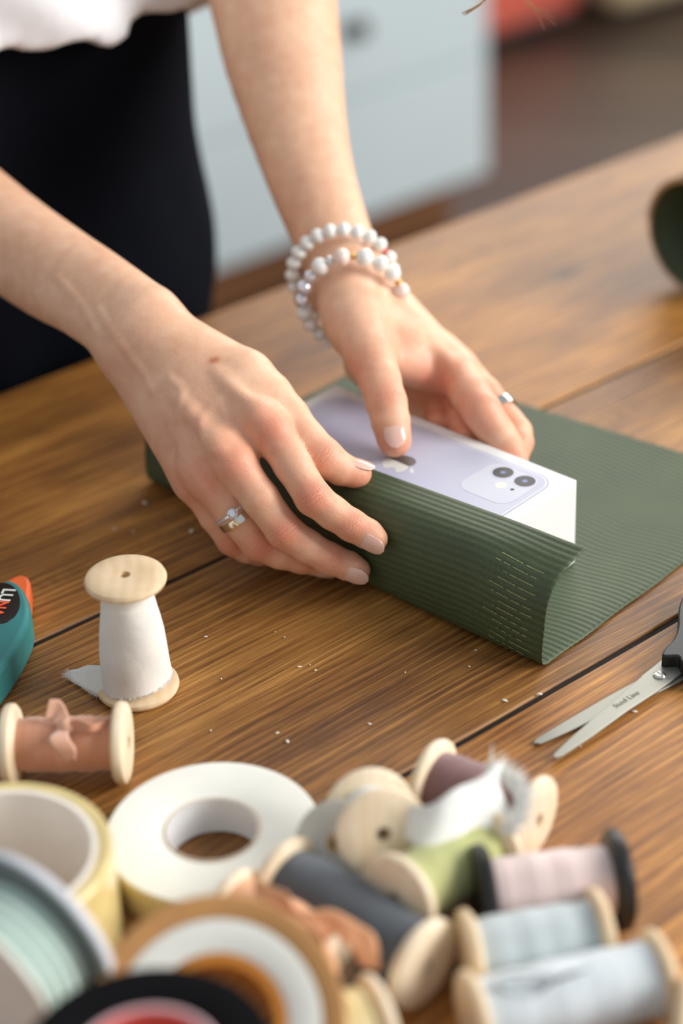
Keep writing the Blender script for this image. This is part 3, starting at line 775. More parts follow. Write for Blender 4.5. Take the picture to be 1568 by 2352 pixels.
blob(at(1010, 880, 1.045), .015, .8); blob(at(930, 870, 1.03), .012, .4); blob(at(830, 850, 1.02), .014, .5); blob(at(900, 790, 1.035), .018, .4)
blob(at(395, 1060, .98), .03, .4); blob(at(460, 1150, .98), .025, .45); blob(at(300, 850, 1.01), .02, .25); blob(at(560, 1030, .96), .025, .35)
def surf_pt(x, y, k0, sdf):
    k = k0
    for _ in range(60):
        d = float(sdf(np.array([at(x, y, k)], np.float32))[0]); k += d*0.9
        if abs(d) < 1e-5: break
    return at(x, y, k)
sR, sL = HANDS[0][0], HANDS[1][0]
for (x, y, r, a_) in ((488, 828, .0021, 1.0), (496, 826, .0019, 1.0), (275, 775, .0006, .8), (252, 642, .0006, .7)):
    blob(surf_pt(x, y, .85, sR), r, a_, 1)
at1 = me.attributes.new('tone', 'FLOAT_COLOR', 'POINT'); at1.data.foreach_set('color', tone.reshape(-1))
at2 = me.attributes.new('crease', 'FLOAT_VECTOR', 'POINT'); at2.data.foreach_set('vector', cr.reshape(-1))
put(body_o, person)

# ---- finger nails
def nail(c, d, n_, r, L, W_, fwd=0.0, lab=None):
    d = nrm(d); n_ = nrm(np.asarray(n_)-d*(np.asarray(n_)@d)); sd = np.cross(d, n_)
    na, nb_ = 22, 16; V = []; Fs = []
    for i in range(na+1):
        a = -1+2*i/na
        hw = (1-abs(a)**2.3)**(1/2.2) if a > 0 else (1-abs(a)**2.6)**(1/2.3)
        hw *= (1.0 if a < 0.1 else 1.0-0.10*a)
        for j in range(nb_+1):
            b = (-1+2*j/nb_)*hw
            th = b*W_/r
            drop = 0.00075*(a+0.2)**2 if a > -0.2 else 0.0016*(a+0.2)**2
            V.append(c+d*(a*L+fwd)+sd*(math.sin(th)*r)+n_*(math.cos(th)*r-drop))
    for i in range(na):
        for j in range(nb_): k = i*(nb_+1)+j; Fs.append((k, k+1, k+nb_+2, k+nb_+1))
    o = mesh_obj('fingernail', V, Fs, M['nail'], person)
    s_ = o.modifiers.new('s', 'SOLIDIFY'); s_.thickness = 0.0005; s_.offset = 0
    return o
def tipdir(F_): return nrm(F_[-1][0]-F_[-3][0])
for Fp, nn, L_, W_ in ((R_idx, -w*.74-u*.12+Z*.28, .0068, .0048), (R_mid, -w*.74-u*.12+Z*.28, .0068, .0048), (R_rng, -w*.9-u*.1-Z*.1, .0066, .0044), (R_pnk, -w*.9, .0052, .0040)):
    nail(Fp[-2][0], tipdir(Fp), nn, Fp[-2][1]+.0006, L_, W_, .0040)
nail(R_thb[-2][0], tipdir(R_thb), Z*.80+w*.25-fw*.2, R_thb[-2][1]+.0007, .0074, .0054, .0012)
nail(L_thb[-2][0], tipdir(L_thb), -fw+Z*.15+RT*.03, L_thb[-2][1]+.0012, .0066, .0058, .0006)
# ---- trousers and top
def trousers_sdf(P):
    P = P.astype(np.float32); d = None
    A_ = P@du.astype(np.float32); O_ = P@dn.astype(np.float32); z = P[:, 2]
    for sg in (-1, 1):
        for q in ((pl(.548+sg*.072, 1.085, .26), pl(.548+sg*.063, 1.085, .02), .104, .108), (pl(.548+sg*.062, 1.085, .02), pl(.548+sg*.085, 1.09, -.12), .108, .088), (pl(.548+sg*.085, 1.09, -.12), pl(.548+sg*.09, 1.08, -.40), .088, .066), (pl(.548+sg*.09, 1.08, -.40), pl(.548+sg*.09, 1.12, -.735), .066, .052)):
            c = cone(P, *q); d = c if d is None else smin(d, c, .035)
    d = np.maximum(d, np.maximum(z-.235, -.742-z))
    ph = A_*95+z*30
    return d+0.0012*np.sin(ph)*np.clip((0.2-z)*4, 0, 1)
v, q = surface_nets(trousers_sdf, (-.65, .90, -.76), (.40, 1.72, .26), .007)
o = mesh_obj('trousers', v, q, M['navy'], person)
def shirt_sdf(P):
    P = P.astype(np.float32); d = None
    A_ = P@du.astype(np.float32); O_ = P@dn.astype(np.float32); z = P[:, 2]
    for sg in (-1, 1):
        for q in ((pl(.568+sg*.112, 1.084, .19), pl(.57+sg*.10, 1.075, .36), .124, .124), (pl(.57+sg*.07, 1.07, .36), pl(.57+sg*.08, 1.03, .46), .118, .105)):
            c = cone(P, *q); d = c if d is None else smin(d, c, .04)
    d = smin(d, cone(P, pl(.565, 1.075, .19), pl(.57, 1.06, .45), .120, .115), .04)
    for E_, S_ in ((Rel, Rsh), (Lel, Lsh)):
        ax_ = nrm(E_-S_).astype(np.float32); e = S_+(E_-S_)*.38
        d = smin(d, np.maximum(cone(P, S_, S_+(E_-S_)*.60, .064, .062), (P-e.astype(np.float32))@ax_), .03)
    # bloused hem: folds running down and round
    hem = .200-.058*np.clip((O_-.985)*8, 0, 1)+.004*np.sin(A_*60)+.004*np.sin(A_*131+1)
    d += .0045*np.sin(A_*70+z*38+1.5*np.sin(z*30))*np.clip((.33-z)*9, 0, 1)
    inner = d+.0035
    d = np.maximum(d, hem-z)
    # arm openings: hollow out where the arms leave
    for E_, S_ in ((Rel, Rsh), (Lel, Lsh)):
        pass
    return d
v, q = surface_nets(shirt_sdf, (-.72, .80, .12), (.40, 1.72, .62), .006)
o = mesh_obj('top', v, q, M['shirt'], person)
# ---- loose hair falling into the top of the picture
V, Fs = [], []
def strand(pts, r): tube('x', smooth_open([at(*p) for p in pts], 8), r, None, None, 5, True, V, Fs)
for k in range(9):
    e = rng.randn(4)*3
    strand([(1290+e[0], -900, 1.02), (1250+e[1], -500, 1.03), (1200+e[0], -220, 1.03), (1160+e[1], -90, 1.03), (1115+e[2], -5+e[3]*.5, 1.03), (1062+k*1.2+e[0], 30+e[1]*1.0+k*.8, 1.03)], .00016)
for k, (x, y, r) in enumerate(((1250, 70, .00010), (1275, 58, .00010), (1268, 28, .00010), (1245, 42, .00009), (1159, 45, .00008), (1272, 42, .00009), (1232, 20, .00008), (1238, 30, .0001))):
    e = rng.randn(4)*4
    strand([(1290+e[1], -900, 1.04), (1230+e[2], -520, 1.05), (1190+e[0], -230, 1.06), (1196+e[1], -80, 1.06), (1216+e[2] if k != 4 else 1146, 5, 1.06), ((1216+x)/2+4 if k != 4 else 1154, (5+y)/2+4, 1.06), (x, y, 1.06)], r)
o = mesh_obj('loose_hair', V, Fs, M['hair'], person); tag(o, kind='stuff')

# ================================================================ rings and bracelets
def ring_frame(Fp, i, f):
    (p0, r0), (p1, r1) = Fp[i], Fp[i+1]; c = p0+(p1-p0)*f; return c, nrm(p1-p0), r0+(r1-r0)*f
c, d, r = ring_frame(R_rng, 2, .10)
ra = r+.0004
wr = empty('wedding_ring', c, 'plain polished silver band ring on the ring finger beside the spool', 'ring')
lathe('band', [(ra, -.0020), (ra+.0009, -.0019), (ra+.0011, 0), (ra+.0009, .0019), (ra, .0020), (ra-.0001, 0)], c, d, M['silver'], wr, 64)
c2, d2, r2 = ring_frame(R_rng, 1, .93); d2 = nrm(d2+0.02*UP); ra = r2+.0004
er = empty('engagement_ring', c2, 'thin silver ring with a round clear stone, above the plain band on the same finger', 'ring')
lathe('band', [(ra, -.0007), (ra+.0009, -.0006), (ra+.0009, .0006), (ra, .0007)], c2, d2, M['silver'], er, 64)
nn = nrm(IN-d2*(IN@d2)+np.cross(d2, IN)*0.0)
sc2 = c2+nn*(ra+.0018)
lathe('stone', [(0.0, -.0016), (.0012, -.0006), (.00255, .0007), (.0024, .0011), (.0014, .0017), (0.0, .0017)], sc2, nn, M['crystal'], er, 8, angle=5)
lathe('setting', [(.0006, -.0018), (.0022, .0004), (.0027, .0004), (.0024, -.0002), (.0010, -.0020)], sc2, nn, M['silver'], er, 16)
sd2 = np.cross(d2, nn)
V, Fs = [], []
for k in range(-9, 10):
    if abs(k) < 2: continue
    a = k*.13; pc = c2+(nn*math.cos(a)+sd2*math.sin(a))*(ra+.0011); v_, f_ = box_mesh(pc, (d2, -nn*math.sin(a)+sd2*math.cos(a), nn*math.cos(a)+sd2*math.sin(a)), (.0006, .0003, .0003))
    b0 = len(V); V += v_; Fs += [tuple(b0+i for i in f) for f in f_]
o = mesh_obj('pave_stones', V, Fs, M['crystal'], er, smooth=False); tag(o, kind='stuff')
c3, d3, r3 = ring_frame(L_mid, 3, .15); ra = r3+.0004
lr = empty('silver_ring', c3, 'silver ring on the middle finger of the hand behind the phone box', 'ring')
lathe('band', [(ra, -.0028), (ra+.0012, -.0026), (ra+.0014, 0), (ra+.0012, .0026), (ra, .0028)], c3, d3, M['silver'], lr, 48)

def sphere_me(name, mat, seg=20, ringn=12):
    bm = bmesh.new(); bmesh.ops.create_uvsphere(bm, u_segments=seg, v_segments=ringn, radius=1.0); m_ = bpy.data.meshes.new(name); bm.to_mesh(m_); bm.free()
    m_.polygons.foreach_set('use_smooth', [True]*len(m_.polygons)); m_.materials.append(mat); return m_
def bracelet(name, label, cx, cy, k, rad, seq, tilt=(.80, .60), rot=0.0):
    c = at(cx, cy, k); X = nrm(RT*math.cos(rot)+UP*math.sin(rot)); Yv = nrm((-RT*math.sin(rot)+UP*math.cos(rot))*tilt[0]-fw*tilt[1])
    e = empty(name, c, label, 'bracelet')
    tot = sum(s[1] for s in seq); sc = 2*math.pi*rad/tot
    meshes = {}; ang = math.pi*0.5; 
    pts = [c+(X*math.cos(i/40*2*math.pi)+Yv*math.sin(i/40*2*math.pi))*rad for i in range(41)]
    tube('cord', pts, .0006, M['thread'], e, 6, False)
    acc = 0
    for kind, size, start in [(s[0], s[1], 0) for s in seq]:
        mid = acc+size/2; acc += size
        th = math.pi*0.62-mid*sc/rad
        p = c+(X*math.cos(th)+Yv*math.sin(th))*rad
        if kind not in meshes: meshes[kind] = sphere_me('bead', M[kind])
        o = bpy.data.objects.new('bead', meshes[kind]); COL.objects.link(o); o.parent = e; o.location = tuple(p-c)
        h_ = size*sc*.5; tang = nrm(-X*math.sin(th)+Yv*math.cos(th)); o.rotation_euler = Vector(tang).to_track_quat('Z', 'Y').to_euler()
        fat = 1.0 if size > .004 else 1.6
        rr_ = h_*fat*(1.14 if kind == 'bead' else 1.06); o.scale = (rr_, rr_, h_*.98)
    return e
seq1 = [('bead', .0072)]*5+[('bead_red', .0022)]+[('bead', .0072)]*18
bracelet('bead_bracelet', 'upper wrist bracelet of matt white beads with one red spacer', 786, 630, 1.090, .0275, seq1)
seq2 = [('bead_pink', .0078), ('gold', .0022), ('pearl', .0080), ('pearl', .0074), ('pearl', .0074), ('gold', .0022), ('bead_pink', .0074), ('pearl', .0074), ('pearl', .0074), ('pearl', .0074), ('bead', .0068), ('bead', .0068), ('bead', .0068), ('bead', .0062), ('bead', .0062), ('pearl', .0066), ('bead', .0066), ('crystal', .0066), ('crystal', .0070), ('crystal', .0056), ('pearl', .0078), ('crystal', .0030)]
bracelet('pearl_bracelet', 'lower wrist bracelet of glossy pearls, gold spacers and clear crystals', 808, 690, 1.071, .0272, seq2)

# ================================================================ craft supplies
def flange(name, c, ax, r, th, mat, parent, hole=.0032, out=1):
    """turned wooden disc: outer face at c, thickness towards -ax*out"""
    p = [(hole, 0.0), (r*.55, .0003), (r*.86, 0.0), (r*.965, -th*.16), (r, -th*.42), (r*.985, -th*.66), (r*.90, -th*.86), (r*.55, -th), (hole, -th)]
    return lathe(name, p, c, np.asarray(ax)*1.0, mat, parent, 56)
def spool(label, pa, pb, r, rib, wood='spool', rb=.0125, th=.0062, group=None, rb2=None, name='ribbon_spool', loc=None, bulge=.0006, lab_cat='spool'):
    pa, pb = np.asarray(pa, float), np.asarray(pb, float); ax = nrm(pb-pa); L = np.linalg.norm(pb-pa)
    e = empty(name, (pa+pb)/2 if loc is None else loc, label, lab_cat, group)
    flange('flange', pb, ax, r, th, M[wood], e); flange('flange', pa, -ax, r, th, M[wood], e)
    rb2 = rb2 or rb
    h0, h1 = th*.8, L-th*.8
    lathe('core', [(.0032, h0), (.0085, h0), (.0085, h1), (.0032, h1)], pa, ax, M[wood], e, 24)
    n = 26; prof = []
    for i in range(n+1):
        f = i/n; prof.append((rb+(rb2-rb)*f+bulge*math.sin(f*math.pi)+.00022*math.sin(f*23+r*900)+.00018*math.sin(f*61), h0+(h1-h0)*f))
    prof = [(.0082, h0)]+prof+[(.0082, h1)]
    o = lathe('ribbon', prof, pa, ax, M[rib], e, 48, closed=False, angle=60)
    # the wound layers are never perfectly round
    for v_ in o.data.vertices:
        co = v_.co; k = 1+0.0
    return e
def strip(name, pts, wid, mat, parent, th=.0005, wave=0, k=8, taper=None):
    """ribbon: pts centre line, wid list of half-width vectors"""
    P = smooth_open(pts, k); Wd = smooth_open(wid, k); V = []; Fs = []; m = 6
    for i, (p, q) in enumerate(zip(P, Wd)):
        for j in range(m+1):
            f = -1+2*j/m; V.append(p+q*f+Z*wave*math.sin(i*.55+f*1.4))
    for i in range(len(P)-1):
        for j in range(m): a_ = i*(m+1)+j; Fs.append((a_, a_+1, a_+m+2, a_+m+1))
    o = mesh_obj(name, V, Fs, mat, parent); s_ = o.modifiers.new('s', 'SOLIDIFY'); s_.thickness = th; s_.offset = 0; return o
def fringe(name, pts, outv, L, n, mat, parent, r=.00010, droop=0.0):
    V, Fs = [], []; P = smooth_open(pts, 10)
    for i in range(n):
        f = rng.rand()*(len(P)-1.001); a_ = int(f); p = P[a_]+(P[a_+1]-P[a_])*(f-a_)
        o_ = nrm(np.asarray(outv)+rng.randn(3)*.38); l = L*(.35+rng.rand()*.9)
        tube('x', [p-o_*.0006, p+o_*l*.5+Z*rng.randn()*.0002, p+o_*l-Z*droop*l+rng.randn(3)*l*.12], [r, r*.9, r*.4], None, None, 4, False, V, Fs)
    o = mesh_obj(name, V, Fs, mat, parent); tag(o, kind='stuff'); return o

# ---- upright spool with white cotton ribbon
sb_ = np.array([-.1003, .7538, 0.0005])
e = empty('ribbon_spool', sb_, 'upright pale wooden spool wound with white cotton ribbon, its frayed end on the table', 'spool')
flange('flange', sb_+Z*.0652, Z, .0190, .0056, M['spool'], e, .0026)
flange('flange', sb_, -Z, .0198, .0056, M['spool'], e, .0026)
lathe('core', [(.0026, .004), (.0095, .004), (.0095, .059), (.0026, .059)], sb_, Z, M['spool'], e, 24)
pr = [(.009, .0585), (.0115, .0583), (.0120, .0560), (.0119, .0528), (.0124, .0520), (.0126, .0512), (.0131, .0470), (.0140, .0410), (.0150, .0330), (.0157, .0240), (.0161, .0150), (.0164, .0085), (.0167, .0062), (.009, .0060)]
o = lathe('ribbon', pr, sb_, Z, M['white_ribbon'], e, 64, closed=False, angle=60)
for v_ in o.data.vertices:
    a = math.atan2(v_.co.y, v_.co.x); r_ = math.hypot(v_.co.x, v_.co.y)
    if r_ > .0095:
        k = 1+.018*math.sin(a*2+v_.co.z*60)+.008*math.sin(a*5+v_.co.z*190)
        v_.co.x *= k; v_.co.y *= k
        if v_.co.z < .010: v_.co.z += .0020*math.sin(a+1.9)+.0008*math.sin(a*3)
L1, L2 = un(226, 1560, .012), un(150, 1549, .006)
tp = [((262, 1532, .0170), (262, 1604, .0035)), ((216, 1527, .0120), (226, 1601, .0025)), ((184, 1534, .0070), (188, 1580, .0018)), ((160, 1541, .0040), (160, 1562, .0014)), ((149, 1546, .0026), (149, 1554, .0014))]
tm = [(un(*a_), un(*b_)) for a_, b_ in tp]
strip('ribbon_end', [(p_+q_)/2 for p_, q_ in tm], [(p_-q_)/2 for p_, q_ in tm], M['white_ribbon'], e, .0005, .0002)
fringe('frayed_edge', [un(222, 1598, .0035), un(196, 1580, .0028), un(168, 1563, .0030), un(150, 1552, .0038)], UP*-.6-RT*.5, .0016, 90, M['white_ribbon'], e, .00007)
fringe('frayed_edge', [un(150, 1556, .003), un(148, 1548, .0045), un(156, 1538, .0060)], -RT, .0014, 36, M['white_ribbon'], e, .00007)
hem = [sb_+np.array([.0167*math.cos(a), .0167*math.sin(a), .0068+.0020*math.sin(a+1.9)]) for a in np.linspace(math.radians(195), math.radians(375), 16)]
for i in range(0, 15, 3):
    fringe('frayed_edge', hem[i:i+4], (hem[min(i+1, 15)]-sb_)*np.array([1, 1, 0])*60-Z*.5, .0019, 55, M['white_ribbon'], e, .00006)

# ---- spools lying about
def sp2(label, a, za, b, zb, r, rib, **k): return spool(label, un(a[0], a[1], za), un(b[0], b[1], zb), r, rib, **k)
tc = sp2('small wooden spool of terracotta ribbon tied in a knot, lying at the left edge', (10, 1711), .0186, (296, 1706), .0186, .0186, 'terracotta', wood='spool_pale', rb=.0118, th=.0070)
# knot and tails
kc = un(150, 1672, .031)
tube('knot', [kc+RT*-.003-Z*.001, kc+RT*0.0+Z*.0012, kc+RT*.004-Z*.0015], [.0018, .0032, .0016], M['terracotta_l'], tc, 12)
strip('ribbon_tail', [kc, un(138, 1650, .034), un(128, 1632, .036), un(108, 1630, .037)], [RT*.002, RT*.0035+UP*.002, RT*.002+UP*.0045, UP*.0045+RT*.001], M['terracotta_l'], tc, .0004)
strip('ribbon_tail', [kc, un(135, 1695, .0325), un(148, 1720, .0290), un(160, 1745, .0225)], [RT*.0016, RT*.0045, RT*.0050, RT*.0026], M['terracotta_l'], tc, .0004)
strip('ribbon_tail', [kc, un(175, 1668, .0325), un(215, 1672, .0335), un(262, 1652, .0300)], [UP*.0012, UP*.0022+Z*.001, UP*.0016, UP*.0020], M['terracotta'], tc, .0004)
fr_a, fr_b = un(881, 1918, .0375), un(846, 1862, .0270)
fs = spool('pale wooden spool wound with white gauze, its flat round end facing the camera', fr_b, fr_a, .0192, 'gauze', wood='spool_pale', rb=.0125, th=.0052)
strip('ribbon_end', [un(905, 1880, .0380), un(985, 1900, .0440), un(1060, 1868, .0450), un(1120, 1838, .0430), un(1160, 1832, .0400)], [UP*.006, UP*.0100+RT*.002, UP*.0130+RT*.004, UP*.0150+RT*.006, UP*.0135+RT*-.006], M['gauze'], fs, .0006, .0012)
fringe('frayed_edge', [un(1112, 1770, .046), un(1150, 1790, .044), un(1182, 1830, .040), un(1178, 1880, .036), un(1150, 1915, .034)], RT*.9+UP*.5, .0080, 700, M['gauze'], fs, .00026)
mv = sp2('wooden spool of dull mauve ribbon lying under the white gauze', (980, 1788), .0187, (1238, 1885), .0187, .0186, 'mauve', wood='spool_pale', rb=.0138, th=.0060)
ol = sp2('wooden spool of olive green ribbon propped on its neighbours', (1125, 1938), .0188, (905, 2068), .0285, .0186, 'olive', rb=.0130, rb2=.0138, th=.0060, wood='spool_pale')
ch = sp2('wooden spool of charcoal grey ribbon, between the peach and the olive spools', (645, 2015), .0190, (985, 2222), .0190, .0188, 'charcoal', wood='spool_pale', rb=.0148, th=.0065)
bk = sp2('black painted spool of blush satin ribbon at the right of the heap', (1090, 2060), .0208, (1438, 2018), .0208, .0206, 'blush', wood='spool_black', rb=.0138, th=.0078, bulge=.0009)
bg = sp2('wooden spool of blue grey ribbon, just below the black spool', (1062, 2198), .0187, (1392, 2143), .0187, .0182, 'bluegrey', rb=.0134, th=.0062)
ib = sp2('wooden spool of pale ice blue ribbon at the bottom right, with a loose loop', (1072, 2345), .0187, (1528, 2240), .0187, .0184, 'iceblue', rb=.0142, th=.0062)
lp = []
lc_ = un(1205, 2262, .034)
for i in range(13):
    a = i/12*2*math.pi; lp.append(lc_+RT*.0098*math.cos(a)+UP*.0040*math.sin(a)+RT*.0012*math.sin(2*a))
strip('ribbon_loop', lp, [(-fw*.0022+UP*.001)]*13, M['iceblue'], ib, .0005)
strip('ribbon_end', [un(1262, 2255, .035), un(1300, 2243, .034), un(1345, 2232, .032), un(1375, 2225, .030)], [UP*.0012-fw*.001]*4, M['charcoal'], ib, .0004)
pe = sp2('wooden spool of peach ribbon with loose loops, beside the tan tape roll', (530, 2078), .0178, (788, 2228), .0178, .0168, 'peach', wood='spool_pale', rb=.0140, th=.0058)
strip('ribbon_loop', [un(585, 2050, .036), un(640, 2080, .040), un(700, 2112, .039), un(770, 2125, .037), un(830, 2160, .034), un(852, 2225, .024)], [UP*.005, UP*.006+RT*.002, UP*.004-RT*.003, UP*.005, RT*.004+UP*.003, RT*.004], M['peach'], pe, .0005, .0008)
strip('ribbon_loop', [un(600, 2092, .037), un(650, 2125, .038), un(720, 2150, .036), un(760, 2190, .033), un(740, 2235, .030)], [UP*.005-RT*.003]*5, M['peach'], pe, .0005, .0010)
hn = sp2('pale wooden spool of yellow cream ribbon at the bottom edge, below the charcoal one', (735, 2390), .0180, (884, 2338), .0180, .0178, 'tape_side', wood='spool_pale', rb=.0140, th=.0058)
cr_ = spool('wooden spool of cream ribbon cut off by the bottom right corner', un(1555, 2345, .0186), un(1555, 2345, .0186)+nrm(RT*.8-dn*.5)*.05*np.array([1, 1, 0]), .0180, 'white_ribbon', rb=.013)

# pale grey coil leaning on the gauze spool
gc = un(770, 1938, .030); ga = nrm(-fw*.86-RT*.36+Z*.28)
gl = empty('ribbon_coil', gc, 'flat coil of pale grey ribbon leaning behind the gauze spool, over the ivory tape', 'ribbon')
lathe('coil', [(.0042, 0), (.0090, .0004), (.0172, 0), (.0178, -.0006), (.0178, -.0052), (.0172, -.0058), (.0042, -.0058)], gc, ga, M['grey_sheer'], gl, 56)
lathe('core', [(.0022, .0004), (.0041, .0004), (.0041, -.0062), (.0022, -.0062)], gc, ga, M['card_core'], gl, 32)

# ---- rolls of tape
def roll(name, label, c, ax, R, Ri, H, m_face, m_side, m_core, core_w=.0012, bands=None, cat='tape roll'):
    c = np.asarray(c); e = empty(name, c, label, cat)
    rs = bands or [(Ri+core_w, R, m_face)]
    for a_, b_, m_ in rs:
        lathe('tape_edge', [(a_, -.0002), (a_+.0003, 0), (b_-.0004, 0), (b_, -.0004), (b_, -H+.0004), (b_-.0004, -H), (a_+.0003, -H), (a_, -H+.0002)], c, ax, M[m_], e, 96)
    lathe('core', [(Ri, .0003), (Ri+core_w*.95, .0003), (Ri+core_w*.95, -H-.0003+.0006), (Ri, -H+.0003)], c, ax, M[m_core], e, 72)
    if m_side:
        lathe('outer_wrap', [(rs[-1][1]+.00005, -.0008), (rs[-1][1]+.00035, -.0012), (rs[-1][1]+.00035, -H+.0012), (rs[-1][1]+.00005, -H+.0008)], c, ax, M[m_side], e, 96)
    return e
cw = un(488, 1905, .0182)
wt = roll('tape_roll', 'wide flat roll of ivory double-sided tape lying on the table with an open core', cw, Z, .0446, .0192, .0178, 'tape_white', 'tape_side', 'core_white', .0010)
lathe('core_rim', [(.0192, .0001), (.0200, .0005), (.0204, .0001)], cw, Z, M['card_core'], wt, 72)
cl = un(-8, 1964, .0485)
roll('tape_roll', 'deep ring of clear yellowish packing tape lying at the left edge', cl, Z, .0446, .0372, .0480, 'clear_tape', 'clear_tape', 'core_cream', .0022)
# mint ribbon reel standing on its rim
ma = nrm(RT*.545+UP*.45+fw*.71)
mb = un(52, 2186, .0432)
mr = empty('ribbon_reel', mb-np.array([0, 0, .0427]), 'mint green ribbon on a grey rimmed reel standing on its edge at the lower left', 'ribbon')
M['mint'] = fabric('mint_ribbon', (198, 218, 208)); M['mint_d'] = fabric('mint_ribbon_dark_line', (140, 166, 156)); M['reel_grey'] = plain('grey_reel_card', (104, 112, 112), .6, .04); M['reel_white'] = plain('white_reel_card', (216, 218, 224), .55, .03)
RL = .026
lathe('reel_side', [(.006, 0), (.0420, 0), (.0422, .0003), (.0422, .0012), (.006, .0012)], mb, ma, M['reel_grey'], mr, 96)
lathe('reel_rim', [(.006, .0013), (.0420, .0013), (.0424, .0020), (.0424, .0046), (.0418, .0052), (.006, .0052)], mb, ma, M['reel_white'], mr, 96)
nb_ = 5
for i in range(nb_):
    h1 = -.0006-i*RL/nb_; h2 = -.0006-(i+.72)*RL/nb_; h3 = -.0006-(i+1)*RL/nb_
    lathe('ribbon_band', [(.012, h1), (.0326, h1), (.0333, h1-.0005), (.0333, h2+.0005), (.0326, h2), (.012, h2)], mb, ma, M['mint'], mr, 96)
    lathe('ribbon_line', [(.012, h2-.0001), (.0322, h2-.0001), (.0322, h3+.0001), (.012, h3+.0001)], mb, ma, M['mint_d'], mr, 96)
lathe('reel_side', [(.006, -RL-.001), (.0400, -RL-.001), (.0402, -RL-.0015), (.0400, -RL-.0022), (.006, -RL-.0022)], mb, ma, M['core_cream'], mr, 96)
# tan roll tilted on the heap
ta = nrm(-fw*.92+UP*.38)
tcn = un(498, 2352, .040)
roll('tape_roll', 'tan and white ribbon roll with an amber middle, tilted behind the black roll', tcn, ta, .0460, .0210, .0170, None, None, 'amber', .004, bands=[(.0252, .0372, 'tape_white'), (.0374, .0460, 'kraft')])
# black roll at the bottom
bcn = un(335, 2440, .074)
M['pinkish'] = plain('pale_pink_core_rim', (216, 178, 180), .5, .04)
br = roll('tape_roll', 'black tape roll with a coral red core at the bottom edge of the photo', bcn, Z, .0430, .0225, .0150, 'black_tape', None, 'red_core', .0010)
lathe('core_rim', [(.0225, .0004), (.0236, .0009), (.0247, .0004)], bcn, Z, M['pinkish'], br, 72)

# ---- teal hot glue tool at the left edge
gz = .020
gg = empty('glue_gun', un(-40, 1470, 0), 'teal plastic glue gun with an orange nose and black label, at the left edge', 'tool')
ol_ = [(-230, 1440), (-120, 1372), (-50, 1346), (0, 1334), (26, 1330), (48, 1344), (63, 1368), (70, 1396), (66, 1424), (50, 1460), (26, 1502), (0, 1538), (-60, 1612), (-150, 1690), (-240, 1700)]
out = smooth_closed([un(x, y, gz)*np.array([1, 1, 0]) for x, y in ol_], 6)
prism('housing', out, .0008, gz, M['teal'], gg, .0055)
sm_ = [p+(np.array([un(-40, 1470, 0)[0], un(-40, 1470, 0)[1], 0])-p)*.0 for p in out]
seam = [un(x, y, gz*.45)*np.array([1, 1, 0]) for x, y in ol_]
nose = smooth_closed([un(x, y, gz*.8)*np.array([1, 1, 0]) for x, y in ((-20, 1345), (16, 1328), (40, 1317), (60, 1319), (69, 1332), (69, 1352), (66, 1372), (50, 1378), (20, 1372))], 6)
prism('nose', nose, .003, gz-.0045, M['orange'], gg, .004)
lbc = (2, 1386)
lab = [un(lbc[0]+44*math.cos(a)*1.0+6*math.sin(a), lbc[1]+46*math.sin(a)-10*math.cos(a), gz)*np.array([1, 1, 0]) for a in np.linspace(0, 2*math.pi, 40, endpoint=False)]
lbo = prism('label', lab, gz-.0003, gz+.00025, M['label_black'], gg, .0001)
def text(name, s, origin, xdir, size, mat, parent, up_=Z, shear=0, lift=0.0002):
    cu = bpy.data.curves.new('txt', 'FONT'); cu.body = s; cu.size = size; cu.extrude = 0.00004; cu.shear = shear; cu.space_character = 1.0; cu.offset = 0.0 if size < .006 else .00022
    o = bpy.data.objects.new('txt', cu); COL.objects.link(o)
    bpy.context.view_layer.update()
    dg = bpy.context.evaluated_depsgraph_get(); me_ = bpy.data.meshes.new_from_object(o.evaluated_get(dg))
    bpy.data.objects.remove(o)
    x = nrm(xdir); z_ = nrm(up_); y_ = np.cross(z_, x)
    Mx = Matrix(((x[0], y_[0], z_[0], origin[0]), (x[1], y_[1], z_[1], origin[1]), (x[2], y_[2], z_[2], origin[2]+lift), (0, 0, 0, 1)))
    me_.transform(Mx); me_.materials.clear(); me_.materials.append(mat)
    q = bpy.data.objects.new(name, me_); COL.objects.link(q); put(q, parent); return q
g0 = un(9, 1352, gz+.0003); g1 = un(-31, 1425, gz+.0003); xd = nrm(g1-g0)
text('lettering', 'LU', g0, xd, .0092, M['ink_white'], lbo)
text('lettering', 'NA', g0+xd*.0106, xd, .0092, M['ink_orange'], lbo)

# ---- scissors
szh = .0030
sc0 = un(1430, 1610, 0)
ss = empty('scissors', sc0, 'steel scissors with black handles lying slightly open at the right edge', 'scissors')
def flat(pts, z): return [un(x, y, z)*np.array([1, 1, 0]) for x, y in pts]
top_b = [(1270, 1740), (1273, 1730), (1320, 1686), (1376, 1638), (1400, 1618), (1470, 1557), (1474, 1552), (1527, 1510), (1562, 1510), (1572, 1535), (1568, 1546), (1516, 1582), (1508, 1588), (1440, 1632), (1360, 1690), (1290, 1736), (1276, 1741)]
low_b = [(1224, 1707), (1230, 1697), (1300, 1655), (1400, 1597), (1470, 1560), (1560, 1538), (1640, 1510), (1650, 1530), (1568, 1562), (1510, 1590), (1440, 1622), (1370, 1650), (1300, 1682), (1240, 1708)]
prism('blade', flat(low_b, .0016), .0006, .0018, M['steel'], ss, .0003)
bl_ = prism('blade', flat(top_b, .0030), .0019, .0033, M['steel'], ss, .0003)
pv = un(1514, 1551, .0034)
lathe('pivot_screw', [(0, .0010), (.0022, .0010), (.0030, .0004), (.0031, 0), (0, 0)], pv, Z, M['silver'], ss, 32)
pd = nrm((un(1526, 1560, .0044)-un(1502, 1543, .0044)))
